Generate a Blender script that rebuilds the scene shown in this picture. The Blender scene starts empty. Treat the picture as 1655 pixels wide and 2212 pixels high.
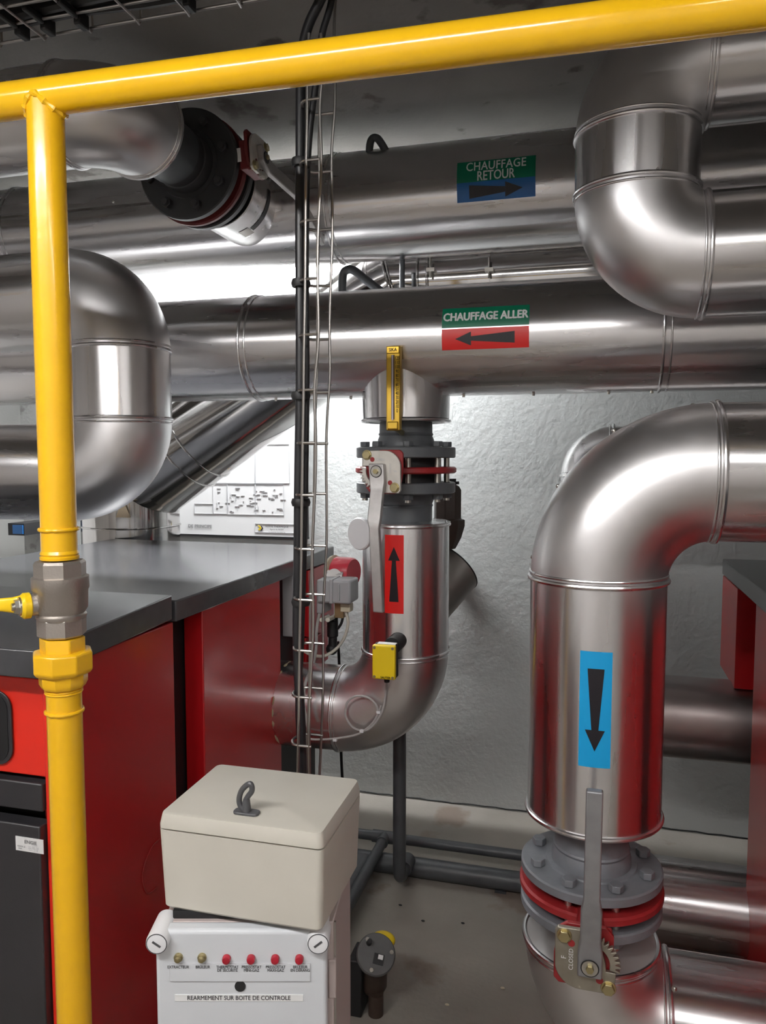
import bpy, bmesh, math, random
from mathutils import Vector, Matrix
random.seed(7)
PI = math.pi
V = Vector
sc = bpy.context.scene
C = sc.collection

# ------------------------------------------------------------------ camera
YAW, PITCH, FPX, CAMZ = math.radians(15.3), math.radians(4.17), 1660.0, 1.6
cd = bpy.data.cameras.new('camera'); cam = bpy.data.objects.new('camera', cd); C.objects.link(cam)
cd.sensor_fit = 'VERTICAL'; cd.sensor_height = 36; cd.sensor_width = 27
cd.lens = FPX / 2212 * 36; cd.clip_start = 0.02
cam.location = (0, 0, CAMZ); cam.rotation_euler = (PI/2 - PITCH, 0, YAW)
sc.camera = cam
CM = cam.rotation_euler.to_matrix(); CO = V((0, 0, CAMZ))

# ------------------------------------------------------------------ world, exposure
w = bpy.data.worlds.new('world'); sc.world = w; w.use_nodes = True
w.node_tree.nodes['Background'].inputs[0].default_value = (0.5, 0.5, 0.52, 1)
w.node_tree.nodes['Background'].inputs[1].default_value = 0.0
sc.view_settings.view_transform = 'Standard'; sc.view_settings.look = 'None'
sc.view_settings.gamma = 1; sc.view_settings.use_curve_mapping = False
sc.view_settings.exposure = 0.0
FRONT_LAMP, WALL_LAMP = 106.0, 560.0        # emission of the fluorescent tubes
sc.cycles.max_bounces = 10; sc.cycles.diffuse_bounces = 5; sc.cycles.glossy_bounces = 6
sc.cycles.sample_clamp_indirect = 6

# ------------------------------------------------------------------ pixel -> place helpers
def ray(px, py):
    return CM @ V(((px - 827.5)/FPX, -(py - 1106)/FPX, -1))
def onY(px, py, Y):
    d = ray(px, py); return CO + d*(Y/d.y)
def onX(px, py, X):
    d = ray(px, py); return CO + d*(X/d.x)
X1, Y1, Z1 = V((1, 0, 0)), V((0, 1, 0)), V((0, 0, 1))
def onZ(px, py, Z):
    d = ray(px, py); return CO + d*((Z-CAMZ)/d.z)
def at_depth(px, py, D):
    return CO + ray(px, py)*D

# ------------------------------------------------------------------ materials
def nodes(name):
    m = bpy.data.materials.new(name); m.use_nodes = True
    nt = m.node_tree; return m, nt, nt.nodes['Principled BSDF']
def mat(name, col, rough=.5, metal=0, noise=0, nscale=8, bump=0, bscale=60, coat=0, rvar=0, stretch=None, detail=4, emit=None):
    m, nt, b = nodes(name)
    b.inputs['Base Color'].default_value = (*col, 1)
    b.inputs['Roughness'].default_value = rough; b.inputs['Metallic'].default_value = metal
    if coat: b.inputs['Coat Weight'].default_value = coat; b.inputs['Coat Roughness'].default_value = .12
    if emit: b.inputs['Emission Color'].default_value = (*emit[0], 1); b.inputs['Emission Strength'].default_value = emit[1]
    tc = nt.nodes.new('ShaderNodeTexCoord'); mp = nt.nodes.new('ShaderNodeMapping')
    nt.links.new(tc.outputs['Object'], mp.inputs[0])
    if stretch: mp.inputs['Scale'].default_value = stretch
    if noise or rvar:
        n = nt.nodes.new('ShaderNodeTexNoise'); n.inputs['Scale'].default_value = nscale; n.inputs['Detail'].default_value = detail
        nt.links.new(mp.outputs[0], n.inputs['Vector'])
        if noise:
            r = nt.nodes.new('ShaderNodeValToRGB')
            r.color_ramp.elements[0].position = .3; r.color_ramp.elements[1].position = .7
            r.color_ramp.elements[0].color = (*[c*(1-noise) for c in col], 1)
            r.color_ramp.elements[1].color = (*[min(1, c*(1+noise*.5)) for c in col], 1)
            nt.links.new(n.outputs['Fac'], r.inputs[0]); nt.links.new(r.outputs[0], b.inputs['Base Color'])
        if rvar:
            mr = nt.nodes.new('ShaderNodeMapRange'); mr.inputs[3].default_value = rough-rvar; mr.inputs[4].default_value = rough+rvar
            mr.inputs[1].default_value = .3; mr.inputs[2].default_value = .7
            nt.links.new(n.outputs['Fac'], mr.inputs[0]); nt.links.new(mr.outputs[0], b.inputs['Roughness'])
    if bump:
        n2 = nt.nodes.new('ShaderNodeTexNoise'); n2.inputs['Scale'].default_value = bscale; n2.inputs['Detail'].default_value = 3
        nt.links.new(mp.outputs[0], n2.inputs['Vector'])
        bp = nt.nodes.new('ShaderNodeBump'); bp.inputs['Strength'].default_value = bump; bp.inputs['Distance'].default_value = .01
        nt.links.new(n2.outputs['Fac'], bp.inputs['Height']); nt.links.new(bp.outputs[0], b.inputs['Normal'])
    return m

ALU   = mat('aluminium_cladding', (.80, .785, .79), .27, 1, rvar=.05, nscale=5, bump=.006, bscale=9, noise=.05)
ALUX  = mat('aluminium_cladding_long', (.80, .785, .79), .28, 1, rvar=.05, nscale=6, bump=.004, bscale=5, stretch=(.25, 2.2, 2.2), noise=.04)
ALUZ  = mat('aluminium_cladding_upright', (.80, .785, .79), .27, 1, rvar=.06, nscale=6, bump=.004, bscale=5, stretch=(2.2, 2.2, .25), noise=.04)
ALUD  = mat('shaded_cladding', (.42, .37, .36), .36, 1, rvar=.05, nscale=6, noise=.08)  # aluminium cladding with the column's shade and red reflection painted in
def aniso(m, axis, amount):
    nt = m.node_tree; b = nt.nodes['Principled BSDF']; c = nt.nodes.new('ShaderNodeCombineXYZ')
    for i in range(3): c.inputs[i].default_value = axis[i]
    nt.links.new(c.outputs[0], b.inputs['Tangent']); b.inputs['Anisotropic'].default_value = amount
aniso(ALUX, (1, 0, 0), .75); aniso(ALUZ, (0, 0, 1), .80)
ELB   = mat('aluminium_elbow', (.80, .785, .79), .36, 1, rvar=.05, nscale=7, bump=.004, bscale=14, noise=.06)
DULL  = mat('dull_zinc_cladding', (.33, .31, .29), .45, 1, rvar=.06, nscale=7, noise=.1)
INOX  = mat('polished_flue_steel', (.56, .55, .54), .09, 1, rvar=.03, nscale=4, bump=.035, bscale=3.5, stretch=(1, 1, 1))
WIRE  = mat('galvanised_wire', (.48, .46, .44), .3, 1)
STEEL = mat('zinc_plated_steel', (.62, .60, .55), .3, 1, noise=.1, nscale=40)
BRASSY= mat('yellow_chromate_bolt', (.50, .43, .24), .35, 1)
LEVER = mat('cast_aluminium', (.50, .48, .47), .45, .7, noise=.12, nscale=30, bump=.03, bscale=120)
PLATE = mat('cast_gear_plate', (.66, .63, .58), .45, .6, noise=.1, nscale=30)
GREY  = mat('grey_flange_paint', (.19, .20, .22), .45, 0, noise=.15, nscale=20, bump=.05, bscale=90)
DGREY = mat('dark_grey_pipe_paint', (.055, .060, .066), .42, 0, noise=.2, nscale=15, bump=.05, bscale=60)
REDC  = mat('red_cast_iron', (.30, .018, .02), .42, 0, noise=.15, nscale=20, bump=.05, bscale=90)
DARK  = mat('black_rubber_seat', (.012, .01, .011), .6)
GAS   = mat('yellow_gas_paint', (.96, .55, .010), .20, 0, noise=.05, nscale=14, bump=.02, bscale=38, coat=.6)
GASV  = mat('yellow_gas_paint_drop', (.90, .50, .010), .28, 0, noise=.06, nscale=10, bump=.05, bscale=45, coat=.3)
NICK  = mat('nickel_plated_brass', (.46, .42, .38), .42, .85, bump=.08, bscale=260)
LEVY  = mat('yellow_lever_coat', (.92, .60, .01), .3, coat=.3)
RED   = mat('boiler_red_enamel', (.44, .008, .011), .30, 0, coat=.25, noise=.06, nscale=3)
REDB  = mat('boiler_red_lit', (.80, .030, .015), .35, 0, coat=.2)  # same boiler red, painted brighter where the front catches light
BLK   = mat('boiler_black_steel', (.030, .029, .032), .38, 0, noise=.15, nscale=4, bump=.02, bscale=200)
TOPM  = mat('boiler_cover_charcoal', (.060, .061, .066), .26, 0, noise=.1, nscale=30, bump=.01, bscale=200, coat=.3)
BLACK = mat('matt_black', (.008, .008, .009), .55)
CABLE = mat('black_cable_sheath', (.012, .012, .014), .38)
BEIGE = mat('beige_polyester', (.60, .57, .50), .42, noise=.05, nscale=9, bump=.01, bscale=300)
LGREY = mat('light_grey_enamel', (.66, .68, .71), .38, noise=.03, nscale=9)
KEYG  = mat('dark_grey_plastic', (.065, .065, .07), .42)
WHITE = mat('white_plastic', (.80, .80, .82), .35)
PINK  = mat('shaded_grey_side', (.52, .44, .42), .45)  # light grey enamel, its pinkish side shade painted into the colour
GOLD  = mat('gold_anodised', (.62, .40, .06), .34, .85, rvar=.04, nscale=40)
GREEN = mat('sticker_green', (.0, .165, .085), .35)
SRED  = mat('sticker_red', (.80, .015, .012), .35)
SBLUE = mat('sticker_blue', (.005, .36, .74), .35)
DBLUE = mat('sticker_deep_blue', (.01, .12, .36), .35)
INK   = mat('sticker_black_ink', (.008, .006, .010), .4)
PAPER = mat('white_print', (.82, .82, .82), .4)
GREYP = mat('grey_print', (.52, .52, .54), .5)
SYEL  = mat('yellow_sensor_cover', (.86, .62, .01), .4)
CWHT  = mat('cream_cable_sheath', (.62, .58, .50), .45)
CREAM = mat('cream_connector', (.58, .52, .38), .45)
CGREY = mat('light_grey_cable', (.40, .38, .37), .45)
PVC   = mat('grey_pvc_pipe', (.070, .074, .080), .45, noise=.25, nscale=12, bump=.02, bscale=60)
BRONZ = mat('dark_bronze_valve', (.045, .028, .020), .5, noise=.3, nscale=14)
AGREY = mat('actuator_grey', (.36, .36, .37), .45)
BMOT  = mat('burner_motor_red', (.50, .03, .05), .35)
LAMPM = mat('lamp_tube_front', (.9, .9, .9), .5, emit=((1.0, .985, .975), FRONT_LAMP))
LAMPR = mat('lamp_tube_dim', (.9, .9, .9), .5, emit=((1.0, .975, .95), FRONT_LAMP*.38))  # right-hand tubes dimmed to keep that side of the room darker
LAMPW = mat('lamp_tube_wall', (.9, .9, .9), .5, emit=((.97, .985, 1.0), WALL_LAMP))
LWHT  = mat('lamp_housing_white', (.75, .75, .74), .4)

def wall_mat(name, col, stain=.25, bump=.16, bscale=34):
    m, nt, b = nodes(name); b.inputs['Roughness'].default_value = .85
    tc = nt.nodes.new('ShaderNodeTexCoord')
    n = nt.nodes.new('ShaderNodeTexNoise'); n.inputs['Scale'].default_value = 1.4; n.inputs['Detail'].default_value = 6
    r = nt.nodes.new('ShaderNodeValToRGB'); r.color_ramp.elements[0].position = .32; r.color_ramp.elements[1].position = .68
    r.color_ramp.elements[0].color = (*[c*(1-stain) for c in col], 1); r.color_ramp.elements[1].color = (*col, 1)
    nt.links.new(tc.outputs['Object'], n.inputs['Vector']); nt.links.new(n.outputs['Fac'], r.inputs[0])
    nt.links.new(r.outputs[0], b.inputs['Base Color'])
    n2 = nt.nodes.new('ShaderNodeTexNoise'); n2.inputs['Scale'].default_value = bscale; n2.inputs['Detail'].default_value = 8
    n2.inputs['Roughness'].default_value = .62
    nt.links.new(tc.outputs['Object'], n2.inputs['Vector'])
    bp = nt.nodes.new('ShaderNodeBump'); bp.inputs['Strength'].default_value = bump; bp.inputs['Distance'].default_value = .02
    nt.links.new(n2.outputs['Fac'], bp.inputs['Height']); nt.links.new(bp.outputs[0], b.inputs['Normal'])
    return m
def concrete_mat(name, col, dark, vscale=5, spot=.62, bump=.2):
    m, nt, b = nodes(name); b.inputs['Roughness'].default_value = .8
    tc = nt.nodes.new('ShaderNodeTexCoord'); mp = nt.nodes.new('ShaderNodeMapping')
    nt.links.new(tc.outputs['Object'], mp.inputs[0])
    n = nt.nodes.new('ShaderNodeTexNoise'); n.inputs['Scale'].default_value = 2.2; n.inputs['Detail'].default_value = 8
    r = nt.nodes.new('ShaderNodeValToRGB'); r.color_ramp.elements[0].position = .35; r.color_ramp.elements[1].position = .7
    r.color_ramp.elements[0].color = (*[c*.72 for c in col], 1); r.color_ramp.elements[1].color = (*col, 1)
    n3 = nt.nodes.new('ShaderNodeTexNoise'); n3.inputs['Scale'].default_value = vscale; n3.inputs['Detail'].default_value = 5
    r3 = nt.nodes.new('ShaderNodeValToRGB'); r3.color_ramp.elements[0].position = spot; r3.color_ramp.elements[1].position = spot+.06
    r3.color_ramp.elements[0].color = (0, 0, 0, 1); r3.color_ramp.elements[1].color = (1, 1, 1, 1)
    mx = nt.nodes.new('ShaderNodeMix'); mx.data_type = 'RGBA'
    mx.inputs[7].default_value = (*dark, 1)
    for q in (n, n3): nt.links.new(mp.outputs[0], q.inputs['Vector'])
    nt.links.new(n.outputs['Fac'], r.inputs[0]); nt.links.new(n3.outputs['Fac'], r3.inputs[0])
    nt.links.new(r3.outputs[0], mx.inputs[0]); nt.links.new(r.outputs[0], mx.inputs[6]); nt.links.new(mx.outputs[2], b.inputs['Base Color'])
    n2 = nt.nodes.new('ShaderNodeTexNoise'); n2.inputs['Scale'].default_value = 60; n2.inputs['Detail'].default_value = 6
    nt.links.new(mp.outputs[0], n2.inputs['Vector'])
    bp = nt.nodes.new('ShaderNodeBump'); bp.inputs['Strength'].default_value = bump; bp.inputs['Distance'].default_value = .008
    nt.links.new(n2.outputs['Fac'], bp.inputs['Height']); nt.links.new(bp.outputs[0], b.inputs['Normal'])
    return m
WALLM = wall_mat('white_rendered_wall', (.62, .64, .63), .08)
WALLG = wall_mat('grey_side_wall', (.74, .72, .70), .12)
CEILM = concrete_mat('ceiling_concrete', (.25, .235, .22), (.10, .085, .075), 6, .60)
FLOORM = concrete_mat('floor_concrete', (.36, .33, .29), (.20, .16, .13), 2.5, .58)

# ------------------------------------------------------------------ mesh builder
def frame(z, x=None):
    z = z.normalized()
    if x is None: x = V((1, 0, 0)) if abs(z.x) < .9 else V((0, 1, 0))
    y = z.cross(x).normalized(); x = y.cross(z)
    return Matrix((x, y, z)).transposed()
class MB:
    def __init__(s): s.bm = bmesh.new()
    def ring(s, c, M, r, n):
        return [s.bm.verts.new(c + M @ V((math.cos(2*PI*i/n)*r, math.sin(2*PI*i/n)*r, 0))) for i in range(n)]
    def skin(s, rings, closed=False):
        k = len(rings)
        for a in range(k if closed else k-1):
            A, B = rings[a], rings[(a+1) % k]; n = len(A)
            for i in range(n):
                s.bm.faces.new((A[i], A[(i+1) % n], B[(i+1) % n], B[i]))
    def cyl(s, p0, p1, r0, r1=None, n=32, caps=True):
        p0, p1 = V(p0), V(p1); r1 = r0 if r1 is None else r1; M = frame(p1-p0)
        a, b = s.ring(p0, M, r0, n), s.ring(p1, M, r1, n); s.skin([a, b])
        if caps: s.bm.faces.new(a[::-1]); s.bm.faces.new(b)
        return s
    def lathe(s, o, axis, prof, n=48, x=None, closed=False, caps=True):
        o = V(o); axis = V(axis).normalized(); M = frame(axis, x)
        rs = [s.ring(o + axis*z, M, max(r, 1e-4), n) for r, z in prof]
        s.skin(rs, closed)
        if caps and not closed: s.bm.faces.new(rs[0][::-1]); s.bm.faces.new(rs[-1])
        return s
    def tube(s, pts, r, n=12, caps=True, radii=None):
        pts = [V(p) for p in pts]; t = (pts[1]-pts[0]).normalized(); M = frame(t); rs = []
        for i, p in enumerate(pts):
            if i == 0: d = pts[1]-pts[0]
            elif i == len(pts)-1: d = pts[-1]-pts[-2]
            else: d = (pts[i+1]-pts[i]).normalized() + (pts[i]-pts[i-1]).normalized()
            d.normalize(); q = t.rotation_difference(d); M = q.to_matrix() @ M; t = d
            rs.append(s.ring(p, M, radii[i] if radii else r, n))
        s.skin(rs)
        if caps: s.bm.faces.new(rs[0][::-1]); s.bm.faces.new(rs[-1])
        return s
    def torus(s, c, axis, R, r, n=64, m=10, squash=1, wob=0):
        c = V(c); M = frame(V(axis)); rs = []
        for i in range(n):
            a = 2*PI*i/n; d = M @ V((math.cos(a), math.sin(a), 0)); zz = M @ V((0, 0, 1))
            rr = r*(1+wob*(random.random()-.5))
            rs.append([s.bm.verts.new(c + d*(R + math.cos(2*PI*j/m)*rr) + zz*(math.sin(2*PI*j/m)*rr*squash)) for j in range(m)])
        s.skin(rs, True); return s
    def box(s, c, size, M=None):
        c = V(c); M = M or Matrix.Identity(3); hx, hy, hz = [q/2 for q in size]
        vs = [s.bm.verts.new(c + M @ V((x*hx, y*hy, z*hz))) for x in (-1, 1) for y in (-1, 1) for z in (-1, 1)]
        for f in ((0, 1, 3, 2), (4, 6, 7, 5), (0, 4, 5, 1), (2, 3, 7, 6), (0, 2, 6, 4), (1, 5, 7, 3)):
            s.bm.faces.new([vs[i] for i in f])
        return s
    def lohi(s, a, b):
        a, b = V(a), V(b); return s.box((a+b)/2, [abs(q) for q in (b-a)])
    def prism(s, poly, o, X, Y, t):
        """poly in (x,y) of plane X,Y at o, extruded by vector t"""
        o, X, Y, t = V(o), V(X), V(Y), V(t)
        a = [s.bm.verts.new(o + X*p[0] + Y*p[1]) for p in poly]
        b = [s.bm.verts.new(o + X*p[0] + Y*p[1] + t) for p in poly]
        n = len(a)
        for i in range(n): s.bm.faces.new((a[i], a[(i+1) % n], b[(i+1) % n], b[i]))
        s.bm.faces.new(a[::-1]); s.bm.faces.new(b); return s
    def quad(s, pts):
        s.bm.faces.new([s.bm.verts.new(V(p)) for p in pts]); return s
    def sphere(s, c, r, n=20, sc=(1, 1, 1)):
        c = V(c); rs = []
        for j in range(1, n//2):
            a = PI*j/(n//2)
            rs.append([s.bm.verts.new(c + V((math.cos(2*PI*i/n)*math.sin(a)*r*sc[0], math.sin(2*PI*i/n)*math.sin(a)*r*sc[1], math.cos(a)*r*sc[2]))) for i in range(n)])
        s.skin(rs); s.bm.faces.new(rs[0]); s.bm.faces.new(rs[-1][::-1]); return s
    def build(s, name, m, parent=None, label=None, bevel=0, smooth=True, ang=35, seg=2, recalc=True):
        bm = s.bm
        if recalc: bmesh.ops.recalc_face_normals(bm, faces=bm.faces)
        if parent is not None and not isinstance(parent, tuple):
            off = world_loc(parent)
            bmesh.ops.translate(bm, verts=bm.verts, vec=-off)
        if smooth:
            for f in bm.faces: f.smooth = True
            for e in bm.edges:
                if len(e.link_faces) == 2 and e.calc_face_angle(0) > math.radians(ang): e.smooth = False
        me = bpy.data.meshes.new(name); bm.to_mesh(me); bm.free(); me.materials.append(m)
        o = bpy.data.objects.new(name, me); C.objects.link(o)
        if parent is not None: o.parent = parent
        if label: o['label'] = label
        if bevel:
            b = o.modifiers.new('bevel', 'BEVEL'); b.width = bevel; b.segments = seg; b.limit_method = 'ANGLE'
        return o
def world_loc(o):
    l = V((0, 0, 0))
    while o is not None:
        l = l + o.location; o = o.parent
    return l
def tag(o, label, cat, group=None):
    o['label'] = label; o['category'] = cat
    if group: o['group'] = group
    return o
def thing(name, label, cat, loc=(0, 0, 0), group=None):
    o = bpy.data.objects.new(name, None); C.objects.link(o); o.location = loc; o.empty_display_size = .05
    return tag(o, label, cat, group)
def single(mb, name, m, label, cat, group=None, origin=None, **k):
    if origin is not None:
        bmesh.ops.translate(mb.bm, verts=mb.bm.verts, vec=-V(origin))
    o = mb.build(name, m, None, **k); 
    if origin is not None: o.location = origin
    return tag(o, label, cat, group)
def struct(mb, name, m, **k):
    o = mb.build(name, m, None, **k); o['kind'] = 'structure'; return o

# text -> 2-D mesh, then mapped on any surface
def text2d(s, size, sx=1.0, bold=0.0, center=True, spacing=1.0):
    cu = bpy.data.curves.new('lettering', 'FONT'); cu.body = s; cu.size = size; cu.offset = bold; cu.space_character = spacing
    cu.resolution_u = 3
    if center: cu.align_x = 'CENTER'; cu.align_y = 'CENTER'
    ob = bpy.data.objects.new('lettering', cu); C.objects.link(ob)
    dg = bpy.context.evaluated_depsgraph_get(); dg.update()
    me = bpy.data.meshes.new_from_object(ob.evaluated_get(dg))
    vs = [(v.co.x*sx, v.co.y) for v in me.vertices]; fs = [tuple(p.vertices) for p in me.polygons]
    bpy.data.objects.remove(ob); bpy.data.curves.remove(cu); bpy.data.meshes.remove(me)
    return vs, fs
def mapped(name, vs, fs, fn, m, parent, label=None):
    mb = MB(); bv = [mb.bm.verts.new(fn(x, y)) for x, y in vs]
    for f in fs:
        try: mb.bm.faces.new([bv[i] for i in f])
        except ValueError: pass
    return mb.build(name, m, parent, label, smooth=False, recalc=False)
def write(s, size, fn, m, parent, sx=1.0, bold=0.0, dx=0, dy=0, name='lettering', spacing=1.0, rot=0):
    v0, f0 = text2d(s, size, sx, 0, spacing=spacing); vs, fs = list(v0), list(f0)
    if bold:
        for ox, oy in ((bold, 0), (-bold, 0), (0, bold*.8), (0, -bold*.8)):
            k0 = len(vs); vs += [(x+ox, y+oy) for x, y in v0]; fs += [tuple(i+k0 for i in f) for f in f0]
    if rot:
        c, q = math.cos(rot), math.sin(rot); vs = [(x*c-y*q, x*q+y*c) for x, y in vs]
    return mapped(name, [(x+dx, y+dy) for x, y in vs], fs, fn, m, parent)
def grid2d(x0, x1, y0, y1, nx=2, ny=16):
    vs = [(x0+(x1-x0)*i/nx, y0+(y1-y0)*j/ny) for j in range(ny+1) for i in range(nx+1)]
    fs = [(j*(nx+1)+i, j*(nx+1)+i+1, (j+1)*(nx+1)+i+1, (j+1)*(nx+1)+i) for j in range(ny) for i in range(nx)]
    return vs, fs
def cylmap(O, A, R, S, r, off, horizontal=True):
    """sticker metres (x right, y up) -> cylinder surface; R faces the viewer, S is the other normal axis"""
    O, A, R, S = V(O), V(A), V(R), V(S)
    if horizontal:
        return lambda x, y: O + A*x + (R*math.cos(y/r) + S*math.sin(y/r))*(r+off)
    return lambda x, y: O + A*y + (R*math.cos(x/r) + S*math.sin(x/r))*(r+off)
def planemap(o, X, Y):
    o, X, Y = V(o), V(X), V(Y); return lambda x, y: o + X*x + Y*y
def cyl_hit(px, py, O, A, r):
    O, A = V(O), V(A).normalized(); d = ray(px, py); m = CO-O
    dp, mp_ = d-A*d.dot(A), m-A*m.dot(A)
    a, b, c = dp.dot(dp), 2*dp.dot(mp_), mp_.dot(mp_)-r*r
    D = b*b-4*a*c
    t = (-b-math.sqrt(max(D, 0)))/(2*a); return CO + d*t

# ------------------------------------------------------------------ routed pipes
def build_pipe(name, label, pts, R, r, mstraight, melbow, cat='pipe', bands=(), group=None, n=64, root=None, open_band=True, band_r=.0045, capends=True):
    pts = [V(p) for p in pts]; k = len(pts)
    Rs = R if isinstance(R, (list, tuple)) else [R]*(k-2)
    root = root or thing(name, label, cat, pts[0], group)
    ms = mstraight if isinstance(mstraight, (list, tuple)) else [mstraight]*(k-1)
    cur = pts[0]
    for i in range(k-1):
        end = pts[i+1]; d = (pts[i+1]-pts[i]).normalized()
        if i < k-2:
            d2 = (pts[i+2]-pts[i+1]).normalized(); ang = d.angle(d2); L = Rs[i]*math.tan(ang/2)
            end = pts[i+1]-d*L
        if (end-cur).length > .002:
            MB().cyl(cur, end, r, n=n, caps=capends).build('straight_section', ms[i], root)
        if i < k-2:
            s1 = pts[i+1]+d2*L; axis = d.cross(d2).normalized(); cen = end + (d2 - d*d2.dot(d)).normalized()*Rs[i]
            N = 22; arc = []
            for j in range(N+1):
                q = Matrix.Rotation(ang*j/N, 3, axis); arc.append(cen + q @ (end-cen))
            arc = [arc[0]-d*.0005] + arc[1:-1] + [arc[-1]+d2*.0005]
            MB().tube(arc, r, n=n).build('elbow', melbow, root, ang=50)
            if open_band:
                MB().torus(end, d, r+.001, band_r).torus(end+d*.012, d, r, band_r*.6).build('joint_band', ALU, root)
                MB().torus(s1, d2, r+.001, band_r).torus(s1-d2*.012, d2, r, band_r*.6).build('joint_band', ALU, root)
            cur = s1
    for b, ax in bands:
        MB().torus(b, ax, r+.001, band_r).torus(V(b)+V(ax)*.016, ax, r, band_r*.7).build('joint_band', ALU, root)
    return root

# ================================================================== ROOM
RX0, RX1, RY0, RY1, RZ = -3.4, 2.8, -1.75, 3.4, 2.76
struct(MB().lohi((RX0-.1, RY0-.1, -.1), (RX1+.1, RY1+.1, 0)), 'floor', FLOORM, smooth=False)
struct(MB().lohi((RX0-.1, RY0-.1, RZ), (RX1+.1, RY1+.1, RZ+.1)), 'ceiling', CEILM, smooth=False)
struct(MB().lohi((RX0-.1, RY1, 0), (RX1+.1, RY1+.1, RZ)), 'wall_back', WALLM, smooth=False)
struct(MB().lohi((RX0-.1, RY0-.1, 0), (RX1+.1, RY0, RZ)), 'wall_front', WALLG, smooth=False)
struct(MB().lohi((RX0-.1, RY0, 0), (RX0, RY1, RZ)), 'wall_left', WALLG, smooth=False)
struct(MB().lohi((RX1, RY0, 0), (RX1+.1, RY1, RZ)), 'wall_right', WALLG, smooth=False)
# open joint where the render meets the slab
mb = MB(); prev = None; pts = []
x = RX0
while x < RX1:
    pts.append((x, RY1-.001, .006+random.uniform(-.003, .003))); x += .05
mb.tube(pts, .003, n=5); struct(mb, 'trim_1', BLACK)
pc = onY(64, 1000, 3.3)
struct(MB().lohi((pc.x-.03, 3.28, 0), (pc.x+.16, 3.4, RZ)), 'trim_2', concrete_mat('pillar_concrete', (.42, .43, .42), (.25, .25, .24), 12, .6), smooth=False)

# ================================================================== LAMPS (real fluorescent fittings)
def fluorescent(x0, x1, y, z, m, label, up=True):
    t = thing('fluorescent_lamp', label, 'lamp', ((x0+x1)/2, y, z), 'fluorescent battens')
    MB().lohi((x0-.04, y-.06, z+.03), (x1+.04, y+.06, z+.09)).build('housing', LWHT, t, bevel=.006)
    for dy in (-.115, .115):
        MB().prism([(dy*.5, .03), (dy, -.016), (dy*1.02, -.016), (dy*.5, .036)], (x0-.04, y, z), Y1, Z1, (x1-x0+.08, 0, 0)).build('reflector', LWHT, t)
    for dy in (-.035, .035):
        MB().cyl((x0, y+dy, z), (x1, y+dy, z), .014, n=12).build('tube', m, t)
        for xx in (x0-.012, x1+.012):
            MB().box((xx, y+dy, z+.012), (.022, .03, .055)).build('tube_holder', LWHT, t)
    for xx in (x0+.15, x1-.15):
        MB().cyl((xx, y, z+.09), (xx, y, RZ), .004, n=8).build('hanging_rod', WIRE, t)
    return t
fluorescent(-1.80, -.10, -.28, 2.50, LAMPM, 'white twin-tube fluorescent batten hanging above the viewer on the left')
fluorescent(.25, 1.75, -.45, 2.50, LAMPR, 'white twin-tube fluorescent batten hanging above the viewer on the right')
fluorescent(-2.0, -.80, 3.22, 2.60, LAMPW, 'white fluorescent batten by the back wall, hidden above the upper pipe')

# ================================================================== MAIN HEATING PIPES
# flow header "CHAUFFAGE ALLER"
YA = 2.38; rA = .168
cA = onY(850, 742, YA); zA = cA.z
flow = thing('insulated_header_pipe', 'long aluminium-clad header pipe with green and red label reading CHAUFFAGE ALLER', 'pipe', (cA.x, YA, zA))
def xa(px, Y=YA, py=740): return onY(px, py, Y).x
def ring_x(px_center): return xa(px_center)
segs = [RX0, xa(562), xa(1424, py=760), RX1]
for a, b in zip(segs[:-1], segs[1:]):
    MB().cyl((a+.0005, YA, zA), (b-.0005, YA, zA), rA, n=96).build('straight_section', ALUX, flow)
for b in segs[1:-1]:
    MB().torus((b, YA, zA), X1, rA+.001, .0045).torus((b+.02, YA, zA), X1, rA, .003).build('joint_band', ALU, flow)
for px in (600, 762, 1005, 1155, 1317, 1410):
    MB().cyl((xa(px), YA-.02, zA-rA+.003), (xa(px), YA-.02, zA-rA-.006), .005, .004, n=8).build('rivet', STEEL, flow)
def sticker_map(px0, py0, px1, py1, O, r, horizontal=True, off=.0012):
    """two opposite corners in pixels -> centre, width, height and the mapping"""
    if horizontal:
        a, b = cyl_hit(px0, py0, O, X1, r), cyl_hit(px1, py1, O, X1, r)
        an = lambda p: math.atan2(p.z-O.z, -(p.y-O.y))
        xc, wd = (a.x+b.x)/2, abs(b.x-a.x); yc, ht = (an(a)+an(b))/2*r, abs(an(a)-an(b))*r
        O2 = V((xc, O.y, O.z)); base = cylmap(O2, X1, -Y1, Z1, r, 0, True)
        def mk(o): 
            f = cylmap(O2, X1, -Y1, Z1, r, o, True); return lambda x, y: f(x, y+yc)
    else:
        a, b = cyl_hit(px0, py0, O, Z1, r), cyl_hit(px1, py1, O, Z1, r)
        an = lambda p: math.atan2(p.x-O.x, -(p.y-O.y))
        zc, ht = (a.z+b.z)/2, abs(b.z-a.z); xc, wd = (an(a)+an(b))/2*r, abs(an(a)-an(b))*r
        O2 = V((O.x, O.y, zc))
        def mk(o):
            f = cylmap(O2, Z1, -Y1, X1, r, o, False); return lambda x, y: f(x+xc, y)
    return wd, ht, mk
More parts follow.
